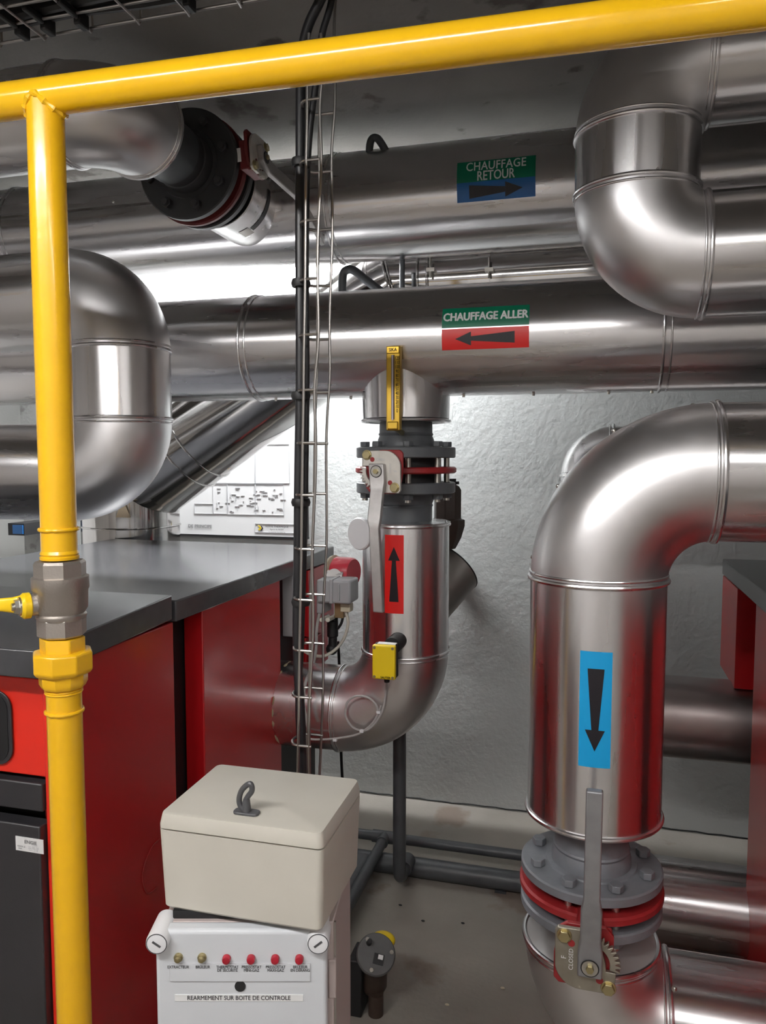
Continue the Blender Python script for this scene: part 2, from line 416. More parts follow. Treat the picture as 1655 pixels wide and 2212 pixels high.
def arrow_poly(L, wt, wn, hl, hw):
    """tapered arrow pointing +x, from -L/2 to L/2"""
    vs = [(-L/2, wt/2), (-L/2, -wt/2), (L/2-hl, -wn/2), (L/2-hl, wn/2), (L/2-hl, -hw/2), (L/2, 0), (L/2-hl, hw/2)]
    # shaft subdivided so it hugs the cylinder
    out, fs = [], []
    n = 8
    for i in range(n+1):
        t = i/n; x = -L/2+(L-hl)*t; h = (wt+(wn-wt)*t)/2
        out += [(x, -h), (x, h)]
    for i in range(n): fs.append((2*i, 2*i+2, 2*i+3, 2*i+1))
    b = len(out)
    for i in range(n+1):
        t = i/n; x = L/2-hl+hl*t*1.0; h = hw/2*(1-t)+.0001
        out += [(x-.0, -h), (x, h)]
    for i in range(n): fs.append((b+2*i, b+2*i+2, b+2*i+3, b+2*i+1))
    return out, fs
OA = V((0, YA, zA))
wd, ht, mk = sticker_map(957, 668, 1143, 750, OA, rA)
ht = ht*1.0
s = mapped('flow_label', *grid2d(-wd/2, wd/2, 0.002, ht/2, 2, 10), mk(.0012), GREEN, flow, 'green label strip with white words CHAUFFAGE ALLER')
write('CHAUFFAGE ALLER', .033, mk(.0026), PAPER, s, sx=.84, bold=.0013, dy=ht/4+.001)
s2 = mapped('flow_label', *grid2d(-wd/2, wd/2, -ht/2, -.002, 2, 10), mk(.0012), SRED, flow, 'red label strip with black arrow pointing left')
av, af = arrow_poly(wd*.68, .032, .012, .045, .038); mapped('arrow', [(-x, y-ht/4) for x, y in av], af, mk(.0026), INK, s2)

# return header "CHAUFFAGE RETOUR"
YR = 2.72; rR = .186
cR = onY(850, 443, YR); zR = cR.z
ret = thing('insulated_header_pipe', 'upper aluminium-clad header pipe in shadow with dark green and blue label reading CHAUFFAGE RETOUR', 'pipe', (cR.x, YR, zR))
def xr(px): return onY(px, 440, YR).x
segs = [RX0, xr(62), xr(735), RX1]
for a, b in zip(segs[:-1], segs[1:]):
    MB().cyl((a+.0005, YR, zR), (b-.0005, YR, zR), rR, n=96).build('straight_section', ALUX, ret)
for b in segs[1:-1]:
    MB().torus((b, YR, zR), X1, rR+.001, .0045).torus((b+.02, YR, zR), X1, rR, .003).build('joint_band', ALU, ret)
a0 = .12
mb = MB(); f = cylmap((0, YR, zR), X1, -Y1, Z1, rR, .001)
mapped('lap_seam', *grid2d(RX0+.01, xr(735)-.01, rR*.10, rR*.145, 40, 1), f, WIRE, ret)
for px in (152, 305): 
    p = f(xr(px), rR*.22); MB().cyl(p, p+V((0, -.006, .001)), .006, .004, n=8).build('rivet', STEEL, ret)
OR = V((0, YR, zR))
wd, ht, mk = sticker_map(988, 358, 1157, 424, OR, rR)
s = mapped('return_label', *grid2d(-wd/2, wd/2, 0, ht/2*1.15, 2, 10), mk(.0012), GREEN, ret, 'dark green label strip with the words CHAUFFAGE RETOUR')
write('CHAUFFAGE', .040, mk(.0026), PAPER, s, sx=.82, bold=.0006, dy=ht*.40, spacing=1.05)
write('RETOUR', .042, mk(.0026), PAPER, s, sx=.75, bold=.0006, dy=ht*.13, dx=.0)
s2 = mapped('return_label', *grid2d(-wd/2, wd/2, -ht/2, 0, 2, 10), mk(.0012), DBLUE, ret, 'blue label strip with black arrow pointing right')
av, af = arrow_poly(wd*.68, .040, .016, .055, .045); mapped('arrow', [(x, y-ht/4) for x, y in av], af, mk(.0026), INK, s2)

# ================================================================== BUTTERFLY VALVE BUILDER (local axis z, shaft to -y)
def bfly(name, label, loc, M, flip, roff=.0, gap=(.038, .075), rf=.157, grey=GREY, shaft=.20, upw=1.0, body_r=.112, tilt=0, lever_mat=LEVER, lever_len=.36, REDC=REDC, STEEL=STEEL, PLATE=PLATE):
    t = thing(name, label, 'valve', (0, 0, 0))
    def B(mb, nm, m, par=t, lab=None, **k):
        return mb.build(nm, m, par, lab, **k)
    z0, z1 = gap
    def plate_prof(za, zb): return [(.08, za), (rf-.004, za), (rf, za+.003*(1 if zb > za else -1)), (rf, zb-.003*(1 if zb > za else -1)), (rf-.004, zb), (.08, zb)]
    for sgn, nm in ((1, 'flange'), (-1, 'flange')):
        B(MB().lathe((0, 0, 0), Z1, [(r, sgn*z) for r, z in [(.08, z0), (rf-.004, z0), (rf, z0+.003), (rf, z1-.006), (rf-.004, z1-.003), (.104, z1-.003), (.102, z1+.001), (.09, z1+.001)]], n=64), nm, grey)
        B(MB().lathe((0, 0, 0), Z1, [(r, sgn*z) for r, z in [(.09, z1), (.089, z1+.02), (.084, z1+.032), (.086, z1+.035), (.087, z1+.038), (.084, z1+.042), (.0835, z1+.12)]], n=48), 'neck', grey)
    B(MB().lathe((0, 0, 0), Z1, [(body_r, -z0), (body_r, z0)], n=48), 'seat', DARK)
    B(MB().lathe((0, 0, 0), Z1, [(.10, -.010), (rf-.002, -.010), (rf+.003, -.006), (rf+.003, .006), (rf-.002, .010), (.10, .010)], n=64), 'wafer_body', REDC)
    for i in range(8):
        a = 2*PI*(i+.5)/8 + roff; p = V((math.cos(a)*.130, math.sin(a)*.130, 0))
        b = MB()
        b.cyl(p+Z1*(-z1-.022), p+Z1*(z1), .0095, n=12)
        st = B(b, 'stud', STEEL)
        B(MB().cyl(p+Z1*(z1-.002), p+Z1*(z1+.014), .0165, n=6), 'bolt_head', grey, st, bevel=.0015)
        B(MB().cyl(p+Z1*(-z1+.002), p+Z1*(-z1-.014), .0165, n=6), 'nut', grey, st, bevel=.0015)
    # shaft boss and actuator plate
    sg = 1 if flip else -1
    def q(x, z, y): # plate plane coordinates; flipped valves turn the plate half round the shaft
        return V((upw*0 + (x if sg < 0 else -x), y, (z if sg < 0 else -z)))
    ys = -shaft
    B(MB().cyl((0, -.10, 0), (0, ys+.01, 0), .030, .026, n=24).box((0, ys+.03, 0), (.085, .03, .10)), 'actuator_neck', REDC, bevel=.003)
    red = [(-.030, -.066), (.045, -.066), (.060, -.055), (.070, .0), (.070, .052), (.060, .062), (.0, .062), (-.045, .045), (-.045, -.050)]
    B(MB().prism([((x if sg < 0 else -x), (z if sg < 0 else -z)) for x, z in red], (0, ys+.012, 0), X1, Z1, (0, .010, 0)), 'back_plate', REDC, bevel=.002)
    pl = [(-.050, .015), (-.048, .050), (-.042, .060), (.018, .060)]
    for i in range(1, 9):
        a = PI/2*(1-i/9); pl.append((.018 + .050*math.cos(a), .010+.050*math.sin(a)))
    pl += [(.068, -.055), (.062, -.063), (.010, -.063), (-.008, -.045), (-.022, -.028), (-.030, .0), (-.031, .015)]
    B(MB().prism([((x if sg < 0 else -x), (z if sg < 0 else -z)) for x, z in pl], (0, ys-.002, 0), X1, Z1, (0, .010, 0)), 'gear_plate', PLATE, bevel=.0015)
    # toothed quadrant
    qd = []
    for i in range(33):
        a = math.radians(168 + 84*i/32); rr = .058 if (i % 4) in (0, 1) else .049
        qd.append((math.cos(a)*rr, math.sin(a)*rr))
    for i in range(13):
        a = math.radians(252 - 84*i/12); qd.append((math.cos(a)*.038, math.sin(a)*.038))
    B(MB().prism([((x if sg < 0 else -x), (z if sg < 0 else -z)) for x, z in qd], (0, ys-.006, 0), X1, Z1, (0, .010, 0)), 'toothed_quadrant', PLATE, bevel=.001)
    for bx, bz in ((-.036, .047), (.050, -.047)):
        p = q(bx, bz, 0)
        B(MB().cyl((p.x, ys+.01, p.z), (p.x, ys-.010, p.z), .0125, n=6).cyl((p.x, ys, p.z), (p.x, ys-.0035, p.z), .015, n=20), 'plate_bolt', BRASSY, bevel=.001)
    for bx, bz in ((-.019, .034), (.036, -.033)):
        p = q(bx, bz, 0)
        B(MB().cyl((p.x, ys-.001, p.z), (p.x, ys-.0028, p.z), .007, n=16), 'plate_hole', REDC)
    # lever : flat hub, cranked arm, straight grip
    L = lever_len; tz = math.tan(tilt)
    path = [(.022, -.010, .014), (-.030, -.010, .014), (-.055, -.018, .012), (-.135, -.052, .012), (-.16, -.056, .012), (-L, -.060, .011)]
    lm = MB(); rings = []
    for i, (z, y, hw) in enumerate(path):
        hw2 = .0235 if i < 2 else (.020 if i < 4 else .0155); th = .010 if i < 2 else .009
        cx = -tz*z*0 + (z*tz)
        rings.append([lm.bm.verts.new(V((((cx)+xx) if sg < 0 else -(cx+xx), ys+y+yy, (z if sg < 0 else -z)))) for xx, yy in ((-hw2, -th), (hw2, -th), (hw2, th), (-hw2, th))])
    lm.skin(rings); lm.bm.faces.new(rings[0][::-1]); lm.bm.faces.new(rings[-1])
    lv = B(lm, 'lever', lever_mat, bevel=.0035, seg=3)
    B(MB().torus((0, ys-.0215, 0), Y1, .0165, .0012, n=32, m=6), 'washer_ring', DARK, lv)
    B(MB().cyl((0, ys-.012, 0), (0, ys-.0225, 0), .0155, n=28), 'washer', STEEL, lv)
    B(MB().cyl((0, ys-.020, 0), (0, ys-.029, 0), .0075, n=6), 'lever_bolt', BRASSY, lv)
    tm = planemap((0, ys-.0026, 0), X1, Z1)
    if not flip:
        write('0', .016, tm, STEEL, t, dx=.003, dy=.046, sx=.8); write('OPEN', .010, tm, GREYP, t, dx=.006, dy=.033)
        write('CLOSED', .008, tm, GREYP, t, dx=.036, dy=.008, rot=-PI/2); write('F', .014, tm, GREYP, t, dx=.05, dy=.0, rot=-PI/2)
    else:
        write('CLOSED', .012, tm, PAPER, t, dx=-.036, dy=.0, rot=PI/2); write('F', .014, tm, PAPER, t, dx=-.050, dy=.002, rot=PI/2)
    t.matrix_world = Matrix.Translation(V(loc)) @ M.to_4x4()
    return t

# ================================================================== MIDDLE RISER (flow)
cM = onY(877, 1016, YA); XM = cM.x
zc = lambda py, Y=YA, px=877: onY(px, py, Y).z
I3 = Matrix.Identity(3)
# branch cuff hanging under the header
cuff = thing('insulated_branch_cuff', 'short flared aluminium cuff under the lower header pipe, behind the gold thermometer', 'pipe cuff', (XM, YA, zc(915)))
MB().cyl((XM, YA, zc(905)), (XM, YA, zA-.02), .1365, .142, n=64).build('sleeve', ALUZ, cuff)
MB().torus((XM, YA, zc(910)), Z1, .138, .005).build('rim', ALU, cuff)
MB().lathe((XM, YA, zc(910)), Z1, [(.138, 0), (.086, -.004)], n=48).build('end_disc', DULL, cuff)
MB().cyl((XM, YA, zc(910)+.002), (XM, YA, zc(948)), .0835, n=40).build('steel_stub', DGREY, cuff)
dark_grey_flange = mat('dark_flange_paint', (.105, .112, .12), .45, 0, noise=.15, nscale=20)
bfly('butterfly_valve', 'grey and red butterfly valve with lever hanging down, above the red arrow riser', (XM, YA, zc(1015)), Matrix.Rotation(math.radians(-6), 3, 'Z'), False, grey=dark_grey_flange, shaft=.235, roff=.0, tilt=-.06, lever_len=.40)
bpy.context.view_layer.update()
riser = thing('insulated_riser_pipe', 'aluminium-clad riser with red up-arrow sticker, bending into the left boiler', 'pipe', (XM, YA, zc(1518)))
zE = onY(650, 1520, YA).z
rM = .1385
XB = -.985
build_pipe('x', '', [(XM, YA, zc(1133)), (XM, YA, zE), (XB-.05, YA, zE)], .215, rM, [ALUZ, ALU], ELB, root=riser, bands=[])
MB().torus((XM, YA, zc(1131)), Z1, rM+.001, .005).build('rim', ALU, riser)
MB().lathe((XM, YA, zc(1131)), Z1, [(rM, 0), (rM+.004, .008), (.087, .012)], n=48).build('end_disc', ALU, riser)
MB().torus((XB+.002, YA, zE), X1, rM-.005, .006, wob=.9).build('mineral_wool_edge', mat('mineral_wool', (.35, .28, .18), .9), riser)
OM = V((XM, YA, 0))
wd, ht, mk = sticker_map(832, 1155, 872, 1326, OM, rM, False)
s = mapped('arrow_sticker', *grid2d(-wd/2, wd/2, -ht/2, ht/2, 10, 2), mk(.0012), SRED, riser, 'red sticker with black arrow pointing up')
av, af = arrow_poly(ht*.70, .029, .012, .042, .036); mapped('arrow', [(y, x) for x, y in av], [f[::-1] for f in af], mk(.0026), INK, s)
# thermometer
tp = onY(851, 920, YA-.18)
th = thing('pipe_thermometer', 'gold anodised straight thermometer with black scale to 120, in front of the cuff', 'thermometer', tp)
kz = lambda py: onY(851, py, YA-.18).z
yt = YA-.18
MB().lohi((tp.x-.021, yt-.010, kz(930)), (tp.x+.021, yt+.014, kz(748))).build('case', GOLD, th, bevel=.003)
MB().lohi((tp.x-.019, yt-.014, kz(765)), (tp.x+.019, yt-.008, kz(749))).build('top_cap', GOLD, th, bevel=.002)
MB().lohi((tp.x-.016, yt-.018, kz(928)), (tp.x+.016, yt-.008, kz(911))).build('bottom_cap', GOLD, th, bevel=.003)
MB().lohi((tp.x-.0055, yt-.0115, kz(906)), (tp.x+.0045, yt-.009, kz(768))).build('scale_groove', mat('groove_dark_gold', (.12, .07, .02), .5), th)
MB().cyl((tp.x-.001, yt-.013, kz(908)), (tp.x-.001, yt-.013, kz(768)), .0028, n=12).build('glass_tube', mat('thermometer_glass', (.75, .70, .80), .1, 0, coat=1), th)
tm = planemap((tp.x+.012, yt-.0106, 0), X1, Z1)
for i in range(13):
    write(str(i*10), .0155, tm, INK, th, dx=.0005, dy=kz(888)+(kz(775)-kz(888))*i/12, sx=.62, bold=.0002)
write('SIKA', .014, planemap((tp.x, yt-.0145, kz(757)), X1, Z1), INK, th, sx=.85, bold=.0004)
MB().cyl((tp.x, yt+.01, kz(922)), (tp.x, YA-.07, kz(934)), .009, n=16).build('probe_stem', BRASSY, th)
# white dial gauge seen nearly edge on, at the riser's left
gp = onY(777, 1153, YA-.14)
gd = V((-.50, -.86, .0)).normalized()
gg = thing('dial_gauge', 'blank white round gauge beside the valve lever, at the riser\'s top left', 'gauge', gp)
M3 = frame(gd)
MB().lathe(gp, gd, [(.048, -.012), (.050, -.008), (.050, .002), (.047, .006), (.02, .0075)], n=48).build('dial', WHITE, gg)
MB().cyl(gp-gd*.01, V((XM-.09, YA-.05, gp.z-.005)), .009, n=14).build('stem', STEEL, gg)
# yellow sensor box with stub and looped cable
sb = onY(833, 1427, YA-.30)
sx_ = thing('temperature_sensor_box', 'small yellow sensor box on a black stub at the riser bottom', 'sensor', sb)
hp = onY(862, 1378, YA-rM-.0); 
ys = YA-.235
ax0 = onY(847, 1396, YA-.20); ax1 = cyl_hit(864, 1380, V((XM, YA, 0)), Z1, rM-.02)
MB().cyl(ax0, ax1, .026, .026, n=32).build('black_stub', BLACK, sx_)
kk = lambda px, py: onY(px, py, ys)
bl, tr = kk(808, 1462), kk(857, 1393)
MB().lohi((bl.x, ys-.020, bl.z), (tr.x, ys-.002, tr.z)).build('cover', SYEL, sx_, bevel=.004, seg=3)
MB().lohi((bl.x+.001, ys-.002, bl.z+.001), (tr.x-.001, ys+.026, tr.z-.001)).build('box_body', BLACK, sx_, bevel=.002)
MB().lohi((bl.x+.010, ys+.0, tr.z-.001), (tr.x-.004, ys+.022, tr.z+.0008)).build('type_label', PAPER, sx_)
for ix in (0, 1):
    for iz in (0, 1):
        p = V((bl.x+.007 if ix == 0 else tr.x-.007, ys-.0205, bl.z+.007 if iz == 0 else tr.z-.007))
        MB().cyl(p+Y1*.002, p-Y1*.0015, .0042, n=14).build('screw', BRASSY, sx_)
write('SAUTER', .0085, planemap(((bl.x+tr.x)/2+.006, ys-.0206, bl.z+.006), X1, Z1), INK, sx_, bold=.0003)
gl = kk(834, 1466); MB().cyl((gl.x, ys+.01, bl.z+.002), (gl.x, ys+.01, bl.z-.016), .010, .008, n=16).build('cable_gland', BLACK, sx_)
loop = []
def surfpt(px, py):  # in front of elbow / pipe surface
    return onY(px, py, YA-rM-.015)
g0 = V((gl.x, ys+.01, bl.z-.014))
for p in [(834, 1490), (828, 1530), (812, 1560), (790, 1578), (765, 1573), (750, 1555), (746, 1535), (752, 1515), (770, 1504), (795, 1507), (812, 1522), (818, 1540)]:
    loop.append(surfpt(*p))
loop2 = [surfpt(*p) for p in [(823, 1525), (812, 1552), (795, 1572), (770, 1587), (735, 1594), (705, 1597), (675, 1597), (660, 1592)]]
def smooth_path(P, n=6):
    P = [V(p) for p in P]; out = []
    for i in range(len(P)-1):
        p0, p1, p2, p3 = P[max(i-1, 0)], P[i], P[i+1], P[min(i+2, len(P)-1)]
        for j in range(n):
            t = j/n; out.append(.5*((2*p1)+(p2-p0)*t+(2*p0-5*p1+4*p2-p3)*t*t+(3*p1-p0-3*p2+p3)*t**3))
    out.append(P[-1]); return out
MB().tube(smooth_path([g0]+loop), .0035, n=8).tube(smooth_path(loop2), .0035, n=8).build('looped_cable', CGREY, sx_)
for p in ((818, 1538), (782, 1579), (724, 1598)):
    c = surfpt(*p); MB().box(c, (.012, .010, .008)).build('cable_tie', WHITE, sx_)

# bronze safety valve with clad outlet behind the riser
pv = onY(985, 1260, 2.75)
bv = thing('bronze_valve', 'dark bronze valve standing behind the riser at its right', 'valve', onY(975, 1180, 2.75))
k = lambda px, py: onY(px, py, 2.75)
c0 = k(967, 1120)
MB().lathe((c0.x, 2.75, 0), Z1, [(.030, k(967, 1185).z), (.052, k(967, 1160).z), (.064, k(967, 1135).z), (.064, k(967, 1122).z), (.050, k(967, 1120).z), (.050, k(967, 1058).z), (.042, k(967, 1050).z), (.03, k(967, 1047).z)], n=8).build('bonnet', BRONZ, bv, bevel=.003)
MB().cyl(k(975, 1052), k(975, 1034), .018, n=16).cyl(k(978, 1046), k(978, 1040), .024, n=16).build('cap', BLACK, bv)
a, b = onY(940, 1270, 2.75), onY(1000, 1215, 2.62)
clad = thing('clad_pipe_stub', 'grey clad pipe stub slanting down behind the riser\'s right side', 'pipe', a)
d = V((.50, .60, .62)).normalized()
ce = onY(978, 1224, 2.85)
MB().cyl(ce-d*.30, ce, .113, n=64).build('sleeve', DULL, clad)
MB().torus(ce, d, .112, .003).build('rim', BLACK, clad)
MB().cyl((ce-d*.16), V(((ce-d*.16).x, RY1, (ce-d*.16).z)), .05, n=24).build('wall_arm', DGREY, clad)

# ================================================================== RIGHT COLUMN (return drop)
YC = 1.80; rC = .150
XC = onY(1288, 1400, YC).x
zk = lambda py, px=1288, Y=YC: onY(px, py, Y).z
zTop = onY(1545, 1020, YC).z
zBotC = onY(1283, 1746, YC).z
col = thing('insulated_drop_pipe', 'thick aluminium-clad drop pipe with blue down-arrow sticker on the right', 'pipe', (XC, YC, zBotC))
build_pipe('x', '', [(XC, YC, zBotC), (XC, YC, zTop), (RX1, YC, zTop)], .240, rC, [ALUZ, ALUX], ELB, root=col, n=96, band_r=.006)
MB().torus((XC, YC, zBotC), Z1, rC+.001, .0055, n=96).build('rim', ALU, col)
MB().lathe((XC, YC, zBotC), Z1, [(rC, .002), (.084, .012)], n=48).build('end_disc', DULL, col)
mb = MB()
for (px, py) in ((1147, 1203), (1203, 1050), (1327, 930), (1503, 876), (1440, 1214), (1462, 1186)):
    p = at_depth(px, py, onY(px, py, YC).length*0 + (onY(px, py, YC)-CO).dot(CM @ V((0, 0, -1))))
    p = V((XC, YC, p.z)) + (p-V((XC, YC, p.z)))*.97
    MB().sphere(p, .0055, 10).build('rivet', STEEL, col)
OC = V((XC, YC, 0))
wd, ht, mk = sticker_map(1254, 1405, 1318, 1660, OC, rC, False)
s = mapped('arrow_sticker', *grid2d(-wd/2, wd/2, -ht/2, ht/2, 12, 2), mk(.0012), SBLUE, col, 'light blue sticker with black arrow pointing down')
av, af = arrow_poly(ht*.71, .034, .014, .045, .040); mapped('arrow', [(-y, -x) for x, y in av], af, mk(.0026), INK, s)
zV = onY(1275, 1905, YC).z
Mrot = Matrix.Rotation(math.radians(0), 3, 'Z')
bfly('butterfly_valve', 'large grey and red butterfly valve under the blue arrow pipe, lever upright', (XC-.002, YC, zV), Mrot, True, shaft=.295, roff=.03, gap=(.030, .056), rf=.160, lever_len=.375, tilt=.005, PLATE=mat('aged_gear_plate', (.36, .33, .27), .42, .75, noise=.2, nscale=25), lever_mat=mat('grey_cast_lever', (.33, .33, .34), .42, .6, noise=.12, nscale=30))
# low elbow and pipe under that valve
zLow = .298
zL0 = .475
low = thing('insulated_bottom_elbow', 'aluminium-clad elbow pipe under the large valve, turning right near the floor', 'pipe', (XC, YC, zLow-.15))
build_pipe('x', '', [(XC, YC, zL0), (XC, YC, zLow), (.46, YC, zLow)], .172, rC, [ALU, ALUX], ELB, root=low, n=96, band_r=.006)
MB().torus((XC, YC, zL0), Z1, rC+.002, .006, n=96).build('rim', ALU, low)
MB().cyl((XC, YC, zL0+.002), (XC, YC, zL0+.010), rC-.002, .090, n=64).build('end_disc', mat('matte_end_disc', (.50, .49, .48), .6, .2), low)  # pale matte grey keeps the disc from mirroring the black flange
MB().cyl((XC, YC, zL0-.02), (XC, YC, zV-.10), .083, n=40).build('steel_stub', GREY, low)
p = onY(1457, 2136, YC-.13); MB().sphere(p, .006, 10).build('rivet', STEEL, low)

# ================================================================== RIGHT S-BEND (top right)
YS = 1.94; rS = .140
XS = onY(1376, 340, YS).x
zS1 = onY(1540, 128, YS).z; zS2 = onY(1540, 551, YS).z
sb_ = thing('insulated_u_bend_pipe', 'aluminium-clad U-bend pipe at the top right, opening to the right', 'pipe', (XS, YS, zS2))
build_pipe('x', '', [(RX1, YS, zS1), (XS, YS, zS1), (XS, YS, zS2), (RX1, YS, zS2)], .152, rS, [ALUX, ALUZ, ALUX], ELB, root=sb_, n=96, band_r=.005)
# ================================================================== LEFT U-BEND
YU = 1.96; rU = .140
XU = onY(262, 830, YU).x
zU1 = onY(170, 648, YU).z; zU2 = onY(150, 1020, YU).z
ub = thing('insulated_u_bend_pipe', 'aluminium-clad U-bend pipe behind the yellow drop pipe, opening to the left', 'pipe', (XU, YU, zU2))
build_pipe('x', '', [(RX0, YU, zU1), (XU, YU, zU1), (XU, YU, zU2), (RX0, YU-.30, zU2)], [.150, .155], rU, [ALUX, ALUZ, ALUX], ELB, root=ub, n=96, band_r=.005)
# ================================================================== dome elbow behind the column, and return pipes to the right boiler
YD = 2.62; rD = .130
XD = onY(1300, 1000, YD).x
zD1 = onY(1330, 1005, YD).z
zD2 = onY(1520, 1552, YD).z
XRB = .455
dome = thing('insulated_back_riser', 'aluminium-clad pipe elbow showing behind the large column bend, dropping to the right boiler', 'pipe', (XD, YD, zD2))
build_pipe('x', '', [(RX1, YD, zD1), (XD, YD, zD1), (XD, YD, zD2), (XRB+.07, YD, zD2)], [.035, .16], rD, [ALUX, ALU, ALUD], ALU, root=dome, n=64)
zD3 = onY(1520, 1962, 2.38).z
lowp = thing('insulated_low_pipe', 'aluminium-clad low pipe running behind the large valve to the right boiler', 'pipe', (.2, 2.38, zD3))
build_pipe('x', '', [(onY(1300, 1950, 2.38).x, 2.38, zD3), (XRB+.12, 2.38, zD3)], [], .132, ALUX, ELB, root=lowp)
for xx in (.18, .34):
    MB().lohi((xx-.012, 2.30, 0), (xx+.012, 2.46, .10)).build('floor_support', DGREY, lowp)

# ================================================================== TOP LEFT BRANCH with butterfly valve
cF = onY(400, 351, 2.155); XF, zF = cF.x, cF.z
rF = .126
br = thing('insulated_elbow_pipe', 'dull aluminium-clad elbow pipe at upper left, ending at the black flange', 'pipe', (XF, 1.9, zF))
build_pipe('x', '', [(RX0, 1.79, zF+.0), (XF, 1.79, zF), (XF, 1.92, zF)], .125, rF, ALUX, ELB, root=br, n=80)
MB().torus((XF, 1.92, zF), Y1, rF+.001, .004).build('rim', ALU, br)
MB().lathe((XF, 1.92, zF), Y1, [(rF, .0), (.09, .004)], n=48).build('end_disc', DULL, br)
MB().cyl((XF, 1.96, zF), (XF, 2.08, zF), .088, n=40).build('steel_stub', DGREY, br)
MV = Matrix(((0, -1, 0), (0, 0, 1), (-1, 0, 0)))   # local x->-Z, y->-X, z->+Y
MV = MV @ Matrix.Rotation(math.radians(-4), 3, 'Z')
bf2 = bfly('butterfly_valve', 'dark butterfly valve on its side at upper left, lever reaching back to the ladder', (XF, 2.225, zF), MV, True, grey=mat('black_flange_paint', (.035, .035, .037), .5), shaft=.215, gap=(.036, .064), rf=.165, roff=.2, tilt=.42, REDC=mat('shaded_red_iron', (.13, .012, .012), .5), STEEL=mat('shaded_steel', (.05, .05, .05), .5))  # red iron and stud steel darkened to paint in the valve's shade
MB().box((.0, -.165, -.0515), (.040, .022, .001)).build('type_tag', PAPER, None).parent = bf2
cf = thing('insulated_branch_cuff', 'dull cuff with a dark slot, joining the sideways valve to the upper header pipe', 'pipe cuff', (XF, 2.5, zF))
MB().cyl((XF, 2.36, zF), (XF, YR-.08, zF), .134, n=64, caps=False).build('sleeve', ALU, cf)
MB().torus((XF, 2.36, zF), Y1, .134, .004).build('rim', ALU, cf)
MB().lathe((XF, 2.362, zF), Y1, [(.134, 0), (.088, .01)], n=48).build('end_disc', BLACK, cf)
fm = lambda x, y: V((XF + math.sin(x)*.1352, y, zF - math.cos(x)*.1352))
mapped('slot', *grid2d(.55, 1.65, 2.46, 2.485, 14, 1), fm, BLACK, cf, 'dark open slot')
mapped('patch_plate', *grid2d(.25, .52, 2.445, 2.50, 6, 1), fm, DULL, cf)

# ================================================================== FLUE (polished steel)
YF = 3.05
f0 = onY(284, 1168, YF)
flue = thing('flue_pipe', 'shiny stainless steel flue rising behind the left boiler and slanting up right', 'flue', (f0.x, YF, 0))
fb = onY(318, 1030, YF)
u1 = onY(862, 622, YF)
dd = (u1-fb).normalized()
rfl = .200
MB().cyl((f0.x, YF, 0), (f0.x, YF, fb.z+.03), .215, n=72).build('base_section', INOX, flue)
MB().torus((f0.x, YF, onY(282, 1134, YF).z), Z1, .217, .004).build('base_band', INOX, flue)
MB().cyl(fb-dd*.04, u1, rfl, n=72).build('slanted_section', INOX, flue)
fc_ = (fb+V((f0.x, YF, fb.z)))/2
MB().sphere(fb, rfl+.004, 40).build('slanted_section', INOX, flue)
MB().torus(V((f0.x+.012, YF, fb.z-.0)), (Z1*1.0+dd*.62), .222, .006).build('mitre_band', INOX, flue)
MB().torus(fb+dd*.235, dd, rfl+.002, .004).build('clamp_band', INOX, flue)
MB().torus(fb+dd*.315, dd, rfl+.002, .004).build('clamp_band', INOX, flue)
pt = onY(268, 1105, YF-.21)
tri = [(-.036, -.025), (.036, -.025), (.004, .045), (-.004, .045)]
MB().prism(tri, (pt.x, YF-.217, pt.z), X1, Z1, (0, -.001, 0)).build('warning_sticker', mat('sticker_beige', (.45, .36, .25), .5), flue)
hd = thing('horizontal_flue', 'shiny steel flue duct running right behind the two header pipes', 'flue', (u1.x+.1, YF, u1.z))
MB().cyl(u1, (RX1, YF, u1.z), rfl-.004, n=72).sphere(u1, rfl-.002, 48).build('duct', INOX, hd, ang=60)
MB().torus(u1, (dd+X1), rfl+.006, .005).torus(u1+X1*.012, (dd+X1), rfl+.006, .004).build('mitre_band', INOX, hd)
for px in (925, 945):
    x_ = onY(px, 600, YF).x
    MB().torus((x_, YF, u1.z), X1, rfl, .005).build('clamp_band', INOX, hd)
x_ = onY(1060, 600, YF).x
MB().cyl((x_-.022, YF, u1.z), (x_+.022, YF, u1.z), rfl+.001, n=72).build('clamp_band', INOX, hd)
for px in (932, 1058):
    x_ = onY(px, 600, YF-.2).x; zz = onY(px, 585, YF-.2).z
    MB().cyl((x_, YF-rfl-.018, zz-.03), (x_, YF-rfl-.018, zz+.045), .004, n=8).box((x_, YF-rfl-.010, zz), (.03, .025, .014)).build('clamp_bolt', STEEL, hd)
# short grey tubes between the headers
gt = thing('grey_vent_tube', 'bent dark grey tube rising between the two header pipes beside the ladder', 'pipe', onY(740, 625, 2.5))
k = lambda px, py: onY(px, py, 2.50)
MB().tube(smooth_path([k(740, 660), k(740, 600), k(748, 584), k(764, 584), k(790, 604), k(850, 650)], 6), .014, n=16).build('bent_tube', DGREY, gt)
gt = thing('grey_vent_tube', 'bent dark grey tube hooking over the top of the upper header pipe', 'pipe', onY(805, 330, 2.62))
k = lambda px, py: onY(px, py, 2.62)
MB().tube(smooth_path([k(798, 370), k(798, 325), k(802, 303), k(812, 298), k(824, 310), k(858, 370)], 6), .013, n=16).build('bent_tube', DGREY, gt)
k = lambda px, py: onY(px, py, 2.76)
single(MB().cyl(k(869, 700), k(869, 540), .010, n=16), 'thin_grey_tube', DGREY, 'thin straight grey tube between the two header pipes', 'pipe', origin=k(869, 700))

